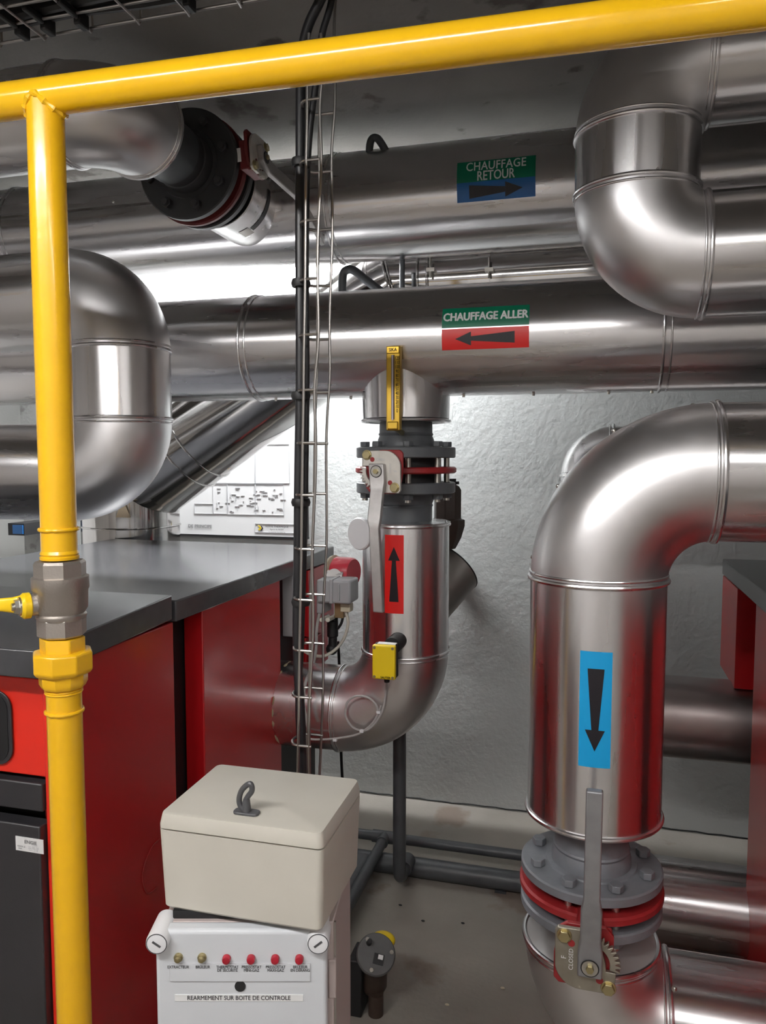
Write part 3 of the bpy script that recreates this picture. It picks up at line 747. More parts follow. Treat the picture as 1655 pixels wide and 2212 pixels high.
# ================================================================== BOILERS
def boiler(name, label, XS_, sgn):
    """side panel plane at X = XS_, body extends away from the aisle (sgn=-1 left boiler, +1 right boiler)"""
    t = thing(name, label, 'boiler', (XS_+sgn*.5, 1.9, 0))
    W = .98*sgn
    def bx(nm, m, x0, x1, y0, y1, z0, z1, lab=None, bev=.003, par=t):
        return MB().lohi((min(x0, x1), y0, z0), (max(x0, x1), y1, z1)).build(nm, m, par, lab, bevel=bev)
    xs = XS_
    bx('inner_frame', BLACK, xs+sgn*.06, xs+W, 1.27, (2.80 if sgn < 0 else 2.31), .05, 1.20)
    bx('plinth', BLK, xs+sgn*.04, xs+W, 1.26, 2.78, 0, .06)
    bx('side_panel', RED, xs, xs+sgn*.05, 1.245, 1.655, .10, 1.195, 'near red side panel')
    bx('side_panel', RED, xs, xs+sgn*.056, 1.80, 2.32, .10, 1.195, 'rear red side panel')
    bx('rear_frame', BLACK, xs+sgn*(.05 if sgn < 0 else .10), xs+(sgn*.3 if sgn < 0 else W), 2.30, (2.55 if sgn < 0 else 2.80), .08, 1.20)
    # covers
    MB().prism([(1.17, 1.190), (1.632, 1.206), (1.632, 1.266), (1.17, 1.243)], (xs-sgn*.012, 0, 0), Y1, Z1, (W+sgn*.012, 0, 0)).build('front_cover', TOPM, t, bevel=.003)
    bx('rear_cover', TOPM, xs-sgn*.012, xs+W, 1.650, 2.83, 1.196, 1.249, bev=.004)
    # front face
    bx('front_panel', REDB, xs, xs+W, 1.225, 1.245, .978, 1.172, 'bright red front panel')
    bx('front_strip', REDB, xs, xs+sgn*.028, 1.222, 1.245, .10, 1.165, 'narrow red front upright')
    bx('front_rail', BLK, xs+sgn*.03, xs+W, 1.215, 1.25, .912, .968)
    dr = bx('front_door', BLK, xs+sgn*.03, xs+W, 1.205, 1.24, .12, .888)
    # hood over the burner
    hd = bx('burner_hood', RED, xs-sgn*.008, xs+sgn*.3, 2.56, 2.84, (.95 if sgn < 0 else .875), 1.190, bev=.002)
    if sgn < 0: bx('hood_skirt', RED, xs+sgn*.01, xs+sgn*.3, 2.58, 2.82, .80, .94, par=hd)
    return t, dr
lb, ldoor = boiler('boiler', 'red boiler with charcoal covers on the left, behind the yellow gas pipe', -.985, -1)
rb, rdoor = boiler('boiler', 'red boiler with charcoal covers at the right edge', .445, 1)
# handle recess on the front panel
hp0 = onY(8, 1572, 1.222)
hx = onY(28, 1572, 1.222).x
def rrect(x0, x1, z0, z1, r, n=6):
    out = []
    for cx, cz, a0 in ((x1-r, z1-r, 0), (x0+r, z1-r, 90), (x0+r, z0+r, 180), (x1-r, z0+r, 270)):
        for i in range(n+1):
            a = math.radians(a0+90*i/n); out.append((cx+r*math.cos(a), cz+r*math.sin(a)))
    return out
zt, zb_ = onY(15, 1492, 1.222).z, onY(15, 1652, 1.222).z
MB().prism(rrect(hx-.26, hx, zb_, zt, .035), (0, 1.222, 0), X1, Z1, (0, -.004, 0)).build('handle_rim', BLK, lb, bevel=.001)
MB().prism(rrect(hx-.252, hx-.008, zb_+.008, zt-.008, .028), (0, 1.2175, 0), X1, Z1, (0, -.001, 0)).build('handle_recess', BLACK, lb)
# inspection sticker on the door
a, b = onY(34, 1805, 1.2045), onY(95, 1845, 1.2045)
stk = MB().lohi((a.x, 1.2035, b.z), (b.x, 1.2046, a.z)).build('inspection_sticker', PAPER, ldoor, 'small white paper sticker with handwriting')
wmp = planemap(((a.x+b.x)/2, 1.2032, (a.z+b.z)/2), X1, Z1); ww = b.x-a.x; hh = a.z-b.z
write('ENGIE', .0095, wmp, GREYP, stk, dx=.003, dy=hh*.18, sx=1.1, bold=.0002)
write('Cofely', .005, wmp, GREYP, stk, dx=.012, dy=hh*.02)
write('VERIFIE LE :', .0042, wmp, INK, stk, dx=-ww*.28, dy=-hh*.18); write('PAR :', .0042, wmp, INK, stk, dx=-ww*.32, dy=-hh*.34)
write('25.08.18', .007, wmp, GREYP, stk, dx=ww*.14, dy=-hh*.18); write('Gn 218', .007, wmp, GREYP, stk, dx=ww*.14, dy=-hh*.34)
# a hanging thin red lead on the side panel of the left boiler
pth = smooth_path([onX(345, 1812, -.983), onX(325, 1835, -.983), onX(308, 1890, -.983), onX(318, 1930, -.983), onX(340, 1915, -.983)], 5)
MB().tube(pth, .0012, n=6).build('thin_lead', REDC, lb)

# ------------------------------------------------------------------ burner at the back of the left boiler
bn = thing('gas_burner', 'grey and red gas burner fittings at the rear of the left boiler', 'burner', (-.93, 2.65, .85))
def k(px, py, Y=2.60): return onY(px, py, Y)
def kb(px0, py0, px1, py1, Y0, Y1_, nm, m, bev=.004, par=bn):
    a, b = onY(px0, py1, Y0), onY(px1, py0, Y0)
    return MB().lohi((a.x, Y0, a.z), (b.x, Y1_, b.z)).build(nm, m, par, bevel=bev)
kb(610, 1238, 634, 1375, 2.42, 2.46, 'grey_side_plate', AGREY)
ac = kb(683, 1255, 757, 1302, 2.50, 2.60, 'actuator', AGREY, .008)
kb(711, 1252, 718, 1304, 2.494, 2.61, 'actuator_rib', AGREY, .002, ac)
kb(729, 1262, 733, 1298, 2.494, 2.61, 'actuator_rib', AGREY, .001, ac)
kb(684, 1297, 700, 1325, 2.52, 2.60, 'terminal_block', AGREY, .003)
MB().cyl(k(708, 1243), k(742, 1247), .020, n=24).cyl(k(722, 1244, 2.58), k(722, 1244, 2.64), .026, n=24).build('gas_elbow', LEVER, bn)
mo = k(762, 1240, 2.62)
MB().lathe((mo.x-.06, 2.66, mo.z), V((1, -.25, 0)), [(.03, -.02), (.055, -.015), (.055, .05), (.050, .058), (.02, .058)], n=40).build('motor', BMOT, bn)
MB().lathe((mo.x-.085, 2.665, mo.z), V((1, -.25, 0)), [(.03, -.02), (.058, -.01), (.060, .0), (.04, .006)], n=40).build('motor_flange', CREAM, bn)
kb(735, 1305, 756, 1322, 2.55, 2.59, 'plug', CREAM, .003)
kb(722, 1302, 742, 1335, 2.56, 2.62, 'bracket', mat('brass_fitting', (.35, .24, .13), .4, .7), .003)
for px in (695, 708):
    MB().cyl(k(px, 1339, 2.50), k(px+14, 1332, 2.60), .008, n=16).cyl(k(px, 1339, 2.497), k(px, 1339, 2.50), .005, n=12).build('tube_end', CWHT, bn)
MB().tube(smooth_path([k(722, 1330), k(722, 1345)], 2), .014, n=16).lathe(k(719, 1400), Z1, [(.016, -.005), (.016, .04), (.020, .045), (.020, .10), (.014, .104)], n=20).sphere(k(717, 1402), .022, 14).build('black_gas_fitting', BLACK, bn)
MB().tube(smooth_path([k(747, 1320, 2.57), k(752, 1345, 2.57), k(745, 1375, 2.57), k(728, 1400, 2.57), k(700, 1417, 2.55), k(672, 1414, 2.52), k(655, 1405, 2.5)], 6), .0055, n=10).build('cream_cable', CWHT, bn)
MB().tube(smooth_path([k(690, 1325, 2.53), k(684, 1360, 2.5), k(683, 1400, 2.5), k(675, 1440, 2.40), k(660, 1475, 2.22), k(655, 1520, 2.2), k(668, 1580, 2.2)], 6), .0055, n=10).build('cream_cable', CGREY, bn)
MB().tube(smooth_path([k(742, 1325, 2.58), k(738, 1345, 2.58), k(730, 1358, 2.58)], 6), .005, n=10).build('black_lead', CABLE, bn)
kb(620, 1380, 676, 1430, 2.60, 2.70, 'lower_red_plate', REDC)
single(MB().tube(smooth_path([k(730, 1385, 2.85), k(733, 1440, 2.85), k(736, 1600, 2.85), k(741, 1720, 2.85), k(741, 1850, 2.9)], 5), .006, n=10), 'black_cable', CABLE, 'black cable hanging down the back wall behind the riser bend', 'cable', origin=k(741, 1850, 2.9))

# ================================================================== POSTER on the back wall
YP = 3.375
pa, pb_ = onY(250, 1160, YP), onY(720, 960, YP)
po = thing('schematic_poster', 'framed white schematic drawing poster on the back wall, beside the flue', 'poster', (-1.1, YP, pa.z))
bl, tr = onY(330, 1157, YP), onY(668, 940, YP)
zlo = onY(560, 1158, YP).z; ztop = zlo+.62
x0, x1 = bl.x-.35, onY(660, 1100, YP).x
MB().lohi((x0, YP+.002, zlo), (x1, YP+.02, ztop)).build('sheet', PAPER, po)
MB().lohi((x0-.01, YP-.004, zlo-.008), (x1+.01, YP+.02, zlo)).lohi((x0-.01, YP-.004, ztop), (x1+.01, YP+.02, ztop+.008)).lohi((x0-.008, YP-.004, zlo), (x0, YP+.02, ztop)).lohi((x1, YP-.004, zlo), (x1+.008, YP+.02, ztop)).build('frame', BLACK, po)
fp = lambda px, py: onY(px, py, YP)
def rect_lines(mb, a, b, w=.0008):
    for (p, q) in (((a.x, a.z), (b.x, a.z)), ((b.x, a.z), (b.x, b.z)), ((b.x, b.z), (a.x, b.z)), ((a.x, b.z), (a.x, a.z))):
        xa_, xb_ = sorted((p[0], q[0])); za_, zb2 = sorted((p[1], q[1]))
        mb.lohi((xa_-w, YP+.0005, za_-w), (xb_+w, YP+.002, zb2+w))
mb = MB()
for (a, b, c, d_) in ((460, 1045, 491, 1110), (491, 1045, 551, 1112), (552, 1045, 613, 1113), (420, 1088, 460, 1110), (440, 960, 551, 1044), (551, 960, 625, 1044)):
    rect_lines(mb, fp(a, b), fp(c, d_))
random.seed(3)
for i in range(46):
    px, py = random.uniform(465, 608), random.uniform(1052, 1106); p = fp(px, py)
    mb.lohi((p.x, YP+.0005, p.z), (p.x+random.uniform(.006, .028), YP+.002, p.z+.0011))
for i in range(12):
    px, py = random.uniform(465, 608), random.uniform(1060, 1100); p = fp(px, py)
    mb.lohi((p.x, YP+.0005, p.z-random.uniform(.01, .03)), (p.x+.0015, YP+.002, p.z))
mb.build('drawing_lines', GREYP, po)
pm = planemap((0, YP+.0005, 0), X1, Z1)
p = fp(432, 1137); write('DE PRINCIPE', .022, pm, GREYP, po, dx=p.x, dy=p.z, sx=1.05, bold=.0004)
mb = MB(); rect_lines(mb, fp(551, 1131), fp(640, 1152)); mb.build('title_block', GREYP, po)
p = fp(598, 1138); write('HERVE THERMIQUE', .0125, pm, INK, po, dx=p.x, dy=p.z, sx=1.0, spacing=1.1)
p = fp(598, 1144); write('Agence de NIORT', .0095, pm, INK, po, dx=p.x, dy=p.z)
p = fp(598, 1150); write('Tel. 05.49.07.07   Fax. 05.49.07.08', .0062, pm, INK, po, dx=p.x, dy=p.z)
p = fp(562, 1141); q = .012
MB().prism([(-q, -q*.6), (0, q*.2), (-q, q), (-q*.2, q), (q*.6, q*.1), (-q*.2, -q*.9)], (p.x, YP+.0005, p.z), X1, Z1, (0, .001, 0)).build('logo', SYEL, po)
MB().prism([(0, -q), (q*.9, 0), (q*.2, q), (q*.6, q), (q*1.3, 0), (q*.5, -q)], (p.x, YP+.0004, p.z), X1, Z1, (0, .001, 0)).build('logo', INK, po)
# small dark device behind the left boiler
a, b = onY(18, 1156, 3.1), onY(52, 1131, 3.1)
dv = thing('wall_device', 'small dark box with blue front beyond the left boiler top', 'device', V((a.x, 3.1, a.z)))
MB().lohi((a.x, 3.1, a.z), (b.x, 3.28, b.z)).build('case', BLACK, dv); MB().lohi((a.x+.03, 3.095, a.z+.008), (b.x-.005, 3.1, b.z-.008)).build('blue_front', DBLUE, dv)

# ================================================================== YELLOW GAS PIPE
YG = 1.04; rG = .0274
g0 = onY(0, 222, YG); g1 = onY(830, 116, YG)
gdir = (g1-g0).normalized()
gx = lambda x: g0 + gdir*((x-g0.x)/gdir.x)
hdr = thing('gas_pipe', 'glossy yellow gas pipe crossing the whole top of the view with its drop pipe', 'pipe', gx(-.8))
MB().cyl(gx(-2.2), gx(1.6), rG, n=64).build('header', GAS, hdr)
vt, vb = onY(98, 240, YG), onY(129, 1207, YG)
vd = (vb-vt).normalized()
MB().cyl(vt+V((0, 0, .02)), vb, rG, n=64).build('drop_pipe', GASV, hdr)
# weld bead around the tee: saddle curve
sad = []
for i in range(40):
    a = 2*PI*i/40; dx, dy = math.cos(a)*rG, math.sin(a)*rG
    zz = -math.sqrt(max((rG*1.02)**2-dy*dy, 1e-7)); c = gx(vt.x+dx)
    sad.append(V((vt.x+dx, YG+dy, c.z+zz)))
mb = MB(); mb.tube(sad+[sad[0]], .0045, n=8, radii=[.0048*(1+.35*math.sin(i*2.1)) for i in range(41)]); mb.build('weld_bead', GAS, hdr)
def vz(py): return vt + vd*((onY(125, py, YG).z-vt.z)/vd.z)
MB().torus(vz(1143), vd, rG+.0006, .0032, n=48, wob=.35).build('weld_bead', GASV, hdr)
MB().lathe(vz(1207), -vd, [(rG+.002, 0), (rG+.0025, .004), (rG+.0005, .006), (rG+.002, .009), (rG, .014)], n=40).build('thread_seal', GASV, hdr)
# ball valve
A = vz(1207)
L = lambda py: (vz(py)-vz(1207)).length
bvv = thing('ball_valve', 'nickel-plated gas ball valve with yellow lever on the yellow drop pipe', 'valve', vz(1372))
MB().lathe(vz(1210), vd, [(.0365, 0), (.0395, .004), (.0395, L(1247)), (.03, L(1250))], n=8).build('hex_end', NICK, bvv, ang=20)
MB().lathe(vz(1207), vd, [(.040, L(1243)), (.0435, L(1245)), (.0435, L(1270)), (.0415, L(1274)), (.0405, L(1312)), (.036, L(1322)), (.0385, L(1326)), (.0385, L(1330)), (.036, L(1336))], n=48).build('body', NICK, bvv)
MB().lathe(vz(1207), vd, [(.036, L(1330)), (.0375, L(1335)), (.0375, L(1368)), (.034, L(1372))], n=8).build('hex_end', NICK, bvv, ang=20)
ctr = vz(1300)
sd = V((-.80, -.60, 0)).normalized()
sd = V((-.62, -.78, 0)).normalized()
MB().cyl(ctr+sd*.02, ctr+sd*.050, .018, .0165, n=28).build('stem_boss', NICK, bvv)
hub = ctr+sd*.053
ld = V((-.955, -.296, 0)).normalized(); back = V((-.296, .955, 0)).normalized()
mb = MB(); rings = []
for (u, hz_, hw, off) in ((-.006, .010, .004, .004), (.006, .0165, .006, .004), (.022, .0125, .005, .006), (.040, .0105, .004, .008), (.16, .0108, .004, .008)):
    c = hub + ld*u + back*off
    rings.append([mb.bm.verts.new(c + back*(math.cos(a)*hw) + Z1*(math.sin(a)*hz_)) for a in [2*PI*i/16 for i in range(16)]])
mb.skin(rings); mb.bm.faces.new(rings[0][::-1]); mb.bm.faces.new(rings[-1])
mb.lathe(hub, sd, [(.014, -.010), (.0205, -.006), (.0205, .003), (.017, .007)], n=28)
lv = mb.build('lever', LEVY, bvv)
MB().cyl(hub+sd*.004, hub+sd*.016, .0125, .0115, n=6).cyl(hub+sd*.006, hub+sd*.010, .0145, n=24).cyl(hub+sd*.016, hub+sd*.020, .006, n=16).build('lever_nut', STEEL, lv)
# union
un = thing('pipe_union', 'yellow painted octagonal union nut below the ball valve', 'pipe fitting', vz(1500))
MB().lathe(vz(1374), vd, [(.0345, 0), (.0355, .002), (.0355, L(1412)-L(1374)), (.033, L(1416)-L(1374))], n=6, x=V((.9, .43, 0))).build('hex_tail', GASV, un, bevel=.002)
MB().lathe(vz(1400), vd, [(.043, L(1403)-L(1400)), (.0475, L(1407)-L(1400)), (.0475, L(1444)-L(1400)), (.043, L(1452)-L(1400)), (.03, L(1453)-L(1400))], n=8, x=V((.95, .3, 0))).build('union_nut', GASV, un, ang=20, bevel=.002)
MB().lathe(vz(1450), vd, [(.0375, 0), (.037, L(1472)-L(1450)), (.033, L(1482)-L(1450))], n=10).build('lower_tail', GASV, un, bevel=.001)
gl_ = thing('gas_pipe', 'yellow gas pipe below the union, running down past the black boiler door', 'pipe', vz(2400))
MB().cyl(vz(1478), V((vz(2400).x, YG, .0)) if 0 else vz(1478)+vd*(vz(1478).z/abs(vd.z)), rG, n=64).build('drop_pipe', GASV, gl_)
MB().torus(vz(1533), vd, rG+.0006, .0032, n=48, wob=.35).torus(vz(1487), vd, rG, .002).torus(vz(1492), vd, rG, .002).build('weld_bead', GASV, gl_)

# ================================================================== WIRE LADDER TRAY (vertical) with cables
YT0, YT1 = 1.30, 1.36
lad = thing('wire_cable_ladder', 'narrow galvanised wire mesh cable ladder running from ceiling to the control boxes', 'cable ladder', onY(665, 1700, YT0))
def wob(p, i, amp=.0015): return p + V((math.sin(i*1.9+p.z*3)*amp, 0, 0))
def long_wire(pts, Y, r=.0029, amp=.0013, seed=0):
    P = [onY(px, py, Y) for px, py in pts]; Q = smooth_path(P, 8)
    return [wob(q, i*.37+seed, amp) for i, q in enumerate(Q)]
MB().tube(long_wire([(667, 72), (664, 200), (661, 400), (658, 700), (655, 900), (651, 1200), (647, 1450), (642, 1760)], YT0, amp=.0003), .0029, n=8).build('long_wire', WIRE, lad)
MB().tube(long_wire([(696, 72), (694, 200), (691, 400), (686, 700), (681, 900), (677, 1200), (673, 1450), (666, 1760)], YT0, seed=2, amp=.0022), .0029, n=8).build('long_wire', WIRE, lad)
MB().tube(long_wire([(725, -20), (722, 200), (717, 400), (714, 700), (708, 900), (703, 1200), (697, 1450), (690, 1760)], YT1, seed=4, amp=.0018), .0026, n=8).build('long_wire', WIRE, lad)
MB().tube(long_wire([(697, 90), (692, 200), (689, 400), (686, 700), (682, 900), (674, 1200), (668, 1450), (660, 1760)], YT1, seed=1, amp=.0008), .0024, n=8).build('long_wire', WIRE, lad)
ry = [85, 212, 343, 474, 601, 722, 842, 957, 1070, 1187, 1297, 1407, 1508, 1613]
for i, y in enumerate(ry):
    t = (y-72)/1690
    xb = 640-18*max(0, (y-600)/1000) - (0 if y > 300 else -2)
    xn = 694-24*t; xf = 723-28*t
    zf = onY(660, y, YT0)
    Pn = onY(xn, y, YT0); zz = Pn.z
    bx_ = onY(xb, y, YT0).x
    xfw = onY(xf, y, YT1).x
    arc = [V((Pn.x, YT0, zz))]
    xc_ = bx_+.030*.6
    for j in range(9):
        a = PI/2+PI*j/8
        arc.append(V((xc_+math.cos(a)*.018, (YT0+YT1)/2 - math.sin(a)*.030, zz)))
    arc.append(V((xfw, YT1, zz)))
    MB().tube(arc, .0027, n=8).build('rung', WIRE, lad)
# cables inside
def cab(pts, Y, r, nm, lab):
    P = smooth_path([onY(px, py, Y) for px, py in pts], 6)
    return single(MB().tube(P, r, n=12), nm, CABLE, lab, 'cable', origin=P[-1])
cab([(706, -30), (690, 5), (668, 50), (656, 95), (650, 160), (649, 300), (648, 500), (649, 800), (646, 1000), (644, 1200), (642, 1400), (650, 1550), (655, 1740)], 1.328, .0088, 'black_cable', 'thick black cable down the left of the wire ladder, curving at the top')
cab([(722, -30), (712, 20), (697, 70), (690, 130), (668, 300), (661, 500), (662, 800), (660, 1000), (656, 1200), (650, 1400), (645, 1550), (662, 1740)], 1.342, .0060, 'black_cable', 'thinner black cable in the wire ladder, beside the thick one')
for y in (352, 612, 855, 1085, 1300):
    c = onY(650, y, 1.328)
    MB().torus(c, Z1, .014, .004, n=20, m=6, squash=2).build('cable_tie', BLACK, lad)

# ================================================================== BASKET TRAY under the ceiling, top left
zb = 2.403
tr_ = thing('wire_basket_tray', 'dark wire basket cable tray under the ceiling at the top left', 'cable tray', (-1.2, 1.1, zb))
xs0, xs1 = -2.2, .6
for j in range(6):
    MB().cyl((xs0, 1.31-.05*j, zb), (xs1, 1.31-.05*j, zb), .0028, n=8).build('long_wire', WIRE, tr_)
for zz in (.03, .06):
    MB().cyl((xs0, 1.315, zb+zz), (xs1, 1.315, zb+zz), .0028, n=8).build('long_wire', WIRE, tr_)
xr0 = onY(95, 88, 1.31).x
for i in range(-8, 18):
    x = xr0+.103*i
    if x > xs1: break
    MB().tube([(x, 1.316, zb+.065), (x, 1.318, zb+.004), (x, 1.312, zb-.006), (x, 1.300, zb-.003), (x, 1.06, zb-.003), (x, 1.05, zb+.06)], .0025, n=6).build('cross_wire', WIRE, tr_)
random.seed(5)
for j in range(7):
    y = 1.29-.034*j
    P = [(xs0+i*.14, y+random.uniform(-.004, .004), zb+.016+random.uniform(0, .006)) for i in range(21)]
    single(MB().tube(P, .0125 if j % 2 else .010, n=10), 'black_cable', CABLE, 'black cable lying lengthwise in the basket tray under the ceiling', 'cable', 'cables lying in the basket tray', origin=P[0])
for i in range(4):
    x = onY((35, 92, 165, 400)[i], (40, 60, 60, 20)[i], 1.27).x
    MB().box((x, 1.285, zb+.002), (.014, .030, .028)).box((x+.004, 1.24, zb+.0), (.010, .05, .014)).build('cable_tie', BLACK, tr_, bevel=.003)
for x in (-1.9, .3):
    MB().cyl((x, 1.05, zb+.05), (x, 1.05, RZ), .004, n=8).build('hanging_rod', WIRE, tr_)

# ================================================================== CONTROL BOXES
def oriented(name, m, parent, c, size, ang, bevel=.003, label=None, seg=2):
    return MB().box(c, size, Matrix.Rotation(ang, 3, 'Z')).build(name, m, parent, label, bevel=bevel, seg=seg)
ztop = 1.07
FLc, FRc, BRc = onZ(346, 1755, ztop), onZ(694, 1800, ztop), onZ(775, 1682, ztop)
ux = (FRc-FLc); wb = ux.length; ua = math.atan2(ux.y, ux.x); ux.normalize(); uy = V((-ux.y, ux.x, 0))
db = (BRc-FRc).dot(uy)
zbot = .922
cc = FLc + ux*wb/2 + uy*db/2
ub_ = thing('junction_box', 'beige enclosure lying on its back on the control panel, dark grey key in its lid', 'electrical box', V((cc.x, cc.y, zbot)))
zl = 1.070-.024
mb = MB()
def loop_rect(z, inset):
    pts = rrect(-wb/2+inset, wb/2-inset, -db/2+inset, db/2-inset, .010, 4)
    return [mb.bm.verts.new(V((cc.x, cc.y, z)) + ux*x + uy*y) for x, y in pts]
rs = [loop_rect(zl+.0015, -.003), loop_rect(zl+.006, -.003), loop_rect(ztop-.004, -.0005), loop_rect(ztop-.001, .0005), loop_rect(ztop, .0035)]
mb.skin(rs); mb.bm.faces.new(rs[-1]); mb.bm.faces.new(rs[0][::-1])
lid = mb.build('lid', BEIGE, ub_, ang=25)
mb = MB(); rs = [loop_rect(zbot, .004), loop_rect(zbot+.004, .001), loop_rect(zl-.0015, -.003), loop_rect(zl-.0015, .004), loop_rect(zl+.002, .004)]
mb.skin(rs); mb.bm.faces.new(rs[-1]); mb.bm.faces.new(rs[0][::-1]); mb.build('body', BEIGE, ub_, ang=25)
kp = onZ(533, 1757, ztop)
ky = thing('key', 'dark grey plastic key standing in the beige box lid', 'key', kp)
MB().prism(rrect(-.020, .020, -.009, .009, .007), kp, ux, uy, (0, 0, .004)).build('lock_plate', KEYG, ky, bevel=.001)
# key grip: an open leaf-shaped loop on a stem, leaning right
S = [(0, .002), (-.008, .010), (-.010, .022), (-.006, .036), (.002, .046), (.010, .051), (.0135, .046), (.013, .038), (.006, .028), (.001, .018), (.001, .006)]
P = [kp + ux*(x*.88-.003) + V((0, 0, z*.86+.002)) for x, z in S]
MB().tube(smooth_path(P, 4), .0042, n=10).cyl(kp+V((0, 0, .003)), kp+V((0, 0, .022)), .007, .005, n=16).build('key_grip', KEYG, ky)
# lower panel
PL, PR = onZ(334, 2010, .912), onZ(706, 2010, .912)
vx = PR-PL; wp = vx.length; va = math.atan2(vx.y, vx.x); vx.normalize(); vy = V((-vx.y, vx.x, 0))
dp = .155; hp_ = .50
pc_ = PL + vx*wp/2
pn = thing('control_panel', 'light grey burner control panel with red lamps and a printed strip, under the beige box', 'control panel', V((pc_.x, pc_.y, .43)))
R3 = Matrix.Rotation(va, 3, 'Z')
MB().box(pc_+vy*(.012)+V((0, 0, -hp_/2-.0)), (wp, .024, hp_), R3).build('front_door', LGREY, pn, bevel=.006, seg=3)
hw_ = wp/2
MB().prism([(-hw_+.004, .024), (hw_+.008, .024), (hw_+.026, .19), (-hw_+.004, .19)], pc_+V((0, 0, -hp_)), vx, vy, (0, 0, hp_-.002)).build('housing', PINK, pn, bevel=.002)
MB().prism([(-hw_+.018, .032), (hw_-.010, .032), (hw_+.0, .176), (-hw_+.018, .176)], pc_+V((0, 0, -.004)), vx, vy, (0, 0, .014)).build('dark_gap_plate', BLACK, pn)  # black plate added to paint the dark gap under the beige box
MB().box(pc_+vx*(wp/2+.006)+vy*.030+V((0, 0, -.090)), (.012, .018, .06), R3).build('hinge', PINK, pn, bevel=.002)
MB().box(pc_+vx*(wp/2+.010)+vy*.030+V((0, 0, -hp_/2)), (.003, .004, hp_-.01), R3).build('side_trim', WIRE, pn)
MB().box(pc_+vy*(.1)+V((0, 0, -hp_-.213)), (.10, .08, .430), R3).build('stand_post', DGREY, pn)
def fpnt(px, py, off=0):   # pixel on the panel front face
    d = ray(px, py); o = PL-vy*off; tt = (o-CO).dot(vy)/d.dot(vy); return CO+d*tt
for i, px in enumerate((344, 689)):
    c = fpnt(px, 2027)
    kn = MB().lathe(c+vy*.045, -vy, [(.0165, 0), (.0165, .054), (.0155, .058), (.010, .059)], n=40).build('screw_knob', WHITE, pn)
    MB().torus(c-vy*.013, vy, .0145, .0008, n=32, m=6).build('knob_ring', KEYG, kn)
    a = math.radians(-35 if i == 0 else 38)
    dx_ = vx*math.cos(a)+Z1*math.sin(a)
    Mk = Matrix((dx_, vy, dx_.cross(vy))).transposed()
    MB().box(c-vy*.0142, (.014, .001, .003), Mk).build('screw_slot', KEYG, kn)
for px in (386, 437):
    c = fpnt(px, 2067)
    MB().lathe(c, -vy, [(.0065, 0), (.0065, .003), (.0045, .004), (.0045, .008), (.003, .009)], n=20).build('bare_lamp_socket', BRASSY, pn)
for px in (490, 543, 595, 647):
    c = fpnt(px, 2070)
    MB().lathe(c, -vy, [(.0065, 0), (.0065, .004), (.0055, .0065), (.003, .0075)], n=24).build('red_lamp', mat('red_lens', (.36, .005, .02), .25, coat=.5), pn)
sl, sr = fpnt(368, 2118), fpnt(670, 2080); sl.z = fpnt(519, 2118).z; sr.z = fpnt(519, 2081).z
cst = (sl+sr)/2; wst = (sr-sl).dot(vx); hst = sr.z-sl.z
strip = MB().box(cst-vy*.0008, (wst, .0022, hst), R3).build('label_strip', LGREY, pn, bevel=.0004)
mb = MB()
for (dx_, dz, ww_, hh_) in ((0, hst/2, wst, .0008), (0, -hst/2, wst, .0008), (wst/2, 0, .0008, hst), (-wst/2, 0, .0008, hst)):
    mb.box(cst-vy*.0006+vx*dx_+Z1*dz, (ww_, .0024, hh_), R3)
mb.build('label_border', GREYP, strip)
fm = planemap(cst-vy*.0024, vx, Z1)
for px, l1, l2 in ((386, 'EXTRACTEUR', ''), (439, 'BRÛLEUR', ''), (492, 'THERMOSTAT', 'DE SÉCURITÉ'), (544, 'PRESSOSTAT', 'MINI-GAZ'), (596, 'PRESSOSTAT', 'MAXI-GAZ'), (649, 'BRÛLEUR', 'EN DÉRANG')):
    dx_ = (fpnt(px, 2090)-cst).dot(vx); px = 519; write(l1, .0062, fm, KEYG, strip, dx=dx_, dy=fpnt(px, 2087).z-cst.z, sx=.82, bold=.0001)
    if l2: write(l2, .0062, fm, KEYG, strip, dx=dx_, dy=fpnt(px, 2094).z-cst.z, sx=.82, bold=.0001)
c = fpnt(519, 2130)
MB().lathe(c, -vy, [(.008, 0), (.008, .0012)], n=28).build('reset_hole', BLACK, pn)
sl, sr = fpnt(378, 2162), fpnt(655, 2148); sl.z = fpnt(519, 2162).z; sr.z = fpnt(519, 2148).z; cst = (sl+sr)/2; wst = (sr-sl).dot(vx); hst = sr.z-sl.z
tape = MB().box(cst-vy*.0004, (wst, .001, hst), R3).build('printed_tape', PAPER, pn)
write('REARMEMENT SUR BOITE DE CONTROLE', .0095, planemap(cst-vy*.0012, vx, Z1), INK, tape, sx=.86, bold=.0001)

# ================================================================== FLOOR PIPES along the back wall
YW = 2.84
za, zb2 = onY(790, 1796, YW), onY(1100, 1842, YW)
p1 = thing('floor_pipe', 'thin grey pipe along the foot of the back wall with a tee', 'pipe', (XM, YW, za.z))
zp = .095
MB().cyl((-2.2, YW, zp), (1.2, YW, zp), .0195, n=20).build('straight_section', PVC, p1)
tx = onY(832, 1805, YW).x
MB().cyl((tx-.05, YW, zp), (tx+.04, YW, zp), .024, n=20).cyl((tx, YW, zp), (tx, YW-.05, zp), .024, n=20).build('tee', PVC, p1)
MB().cyl((tx, YW-.04, zp), (tx, 1.9, zp), .0195, n=20).build('branch_pipe', PVC, p1)
YW2 = 2.755
zq = .038
p2 = thing('floor_pipe', 'thick dark grey pipe lying on the floor below the thin one', 'pipe', (XM, YW2, zq))
MB().cyl((-2.2, YW2, zq), (1.2, YW2, zq), .036, n=28).build('straight_section', PVC, p2)
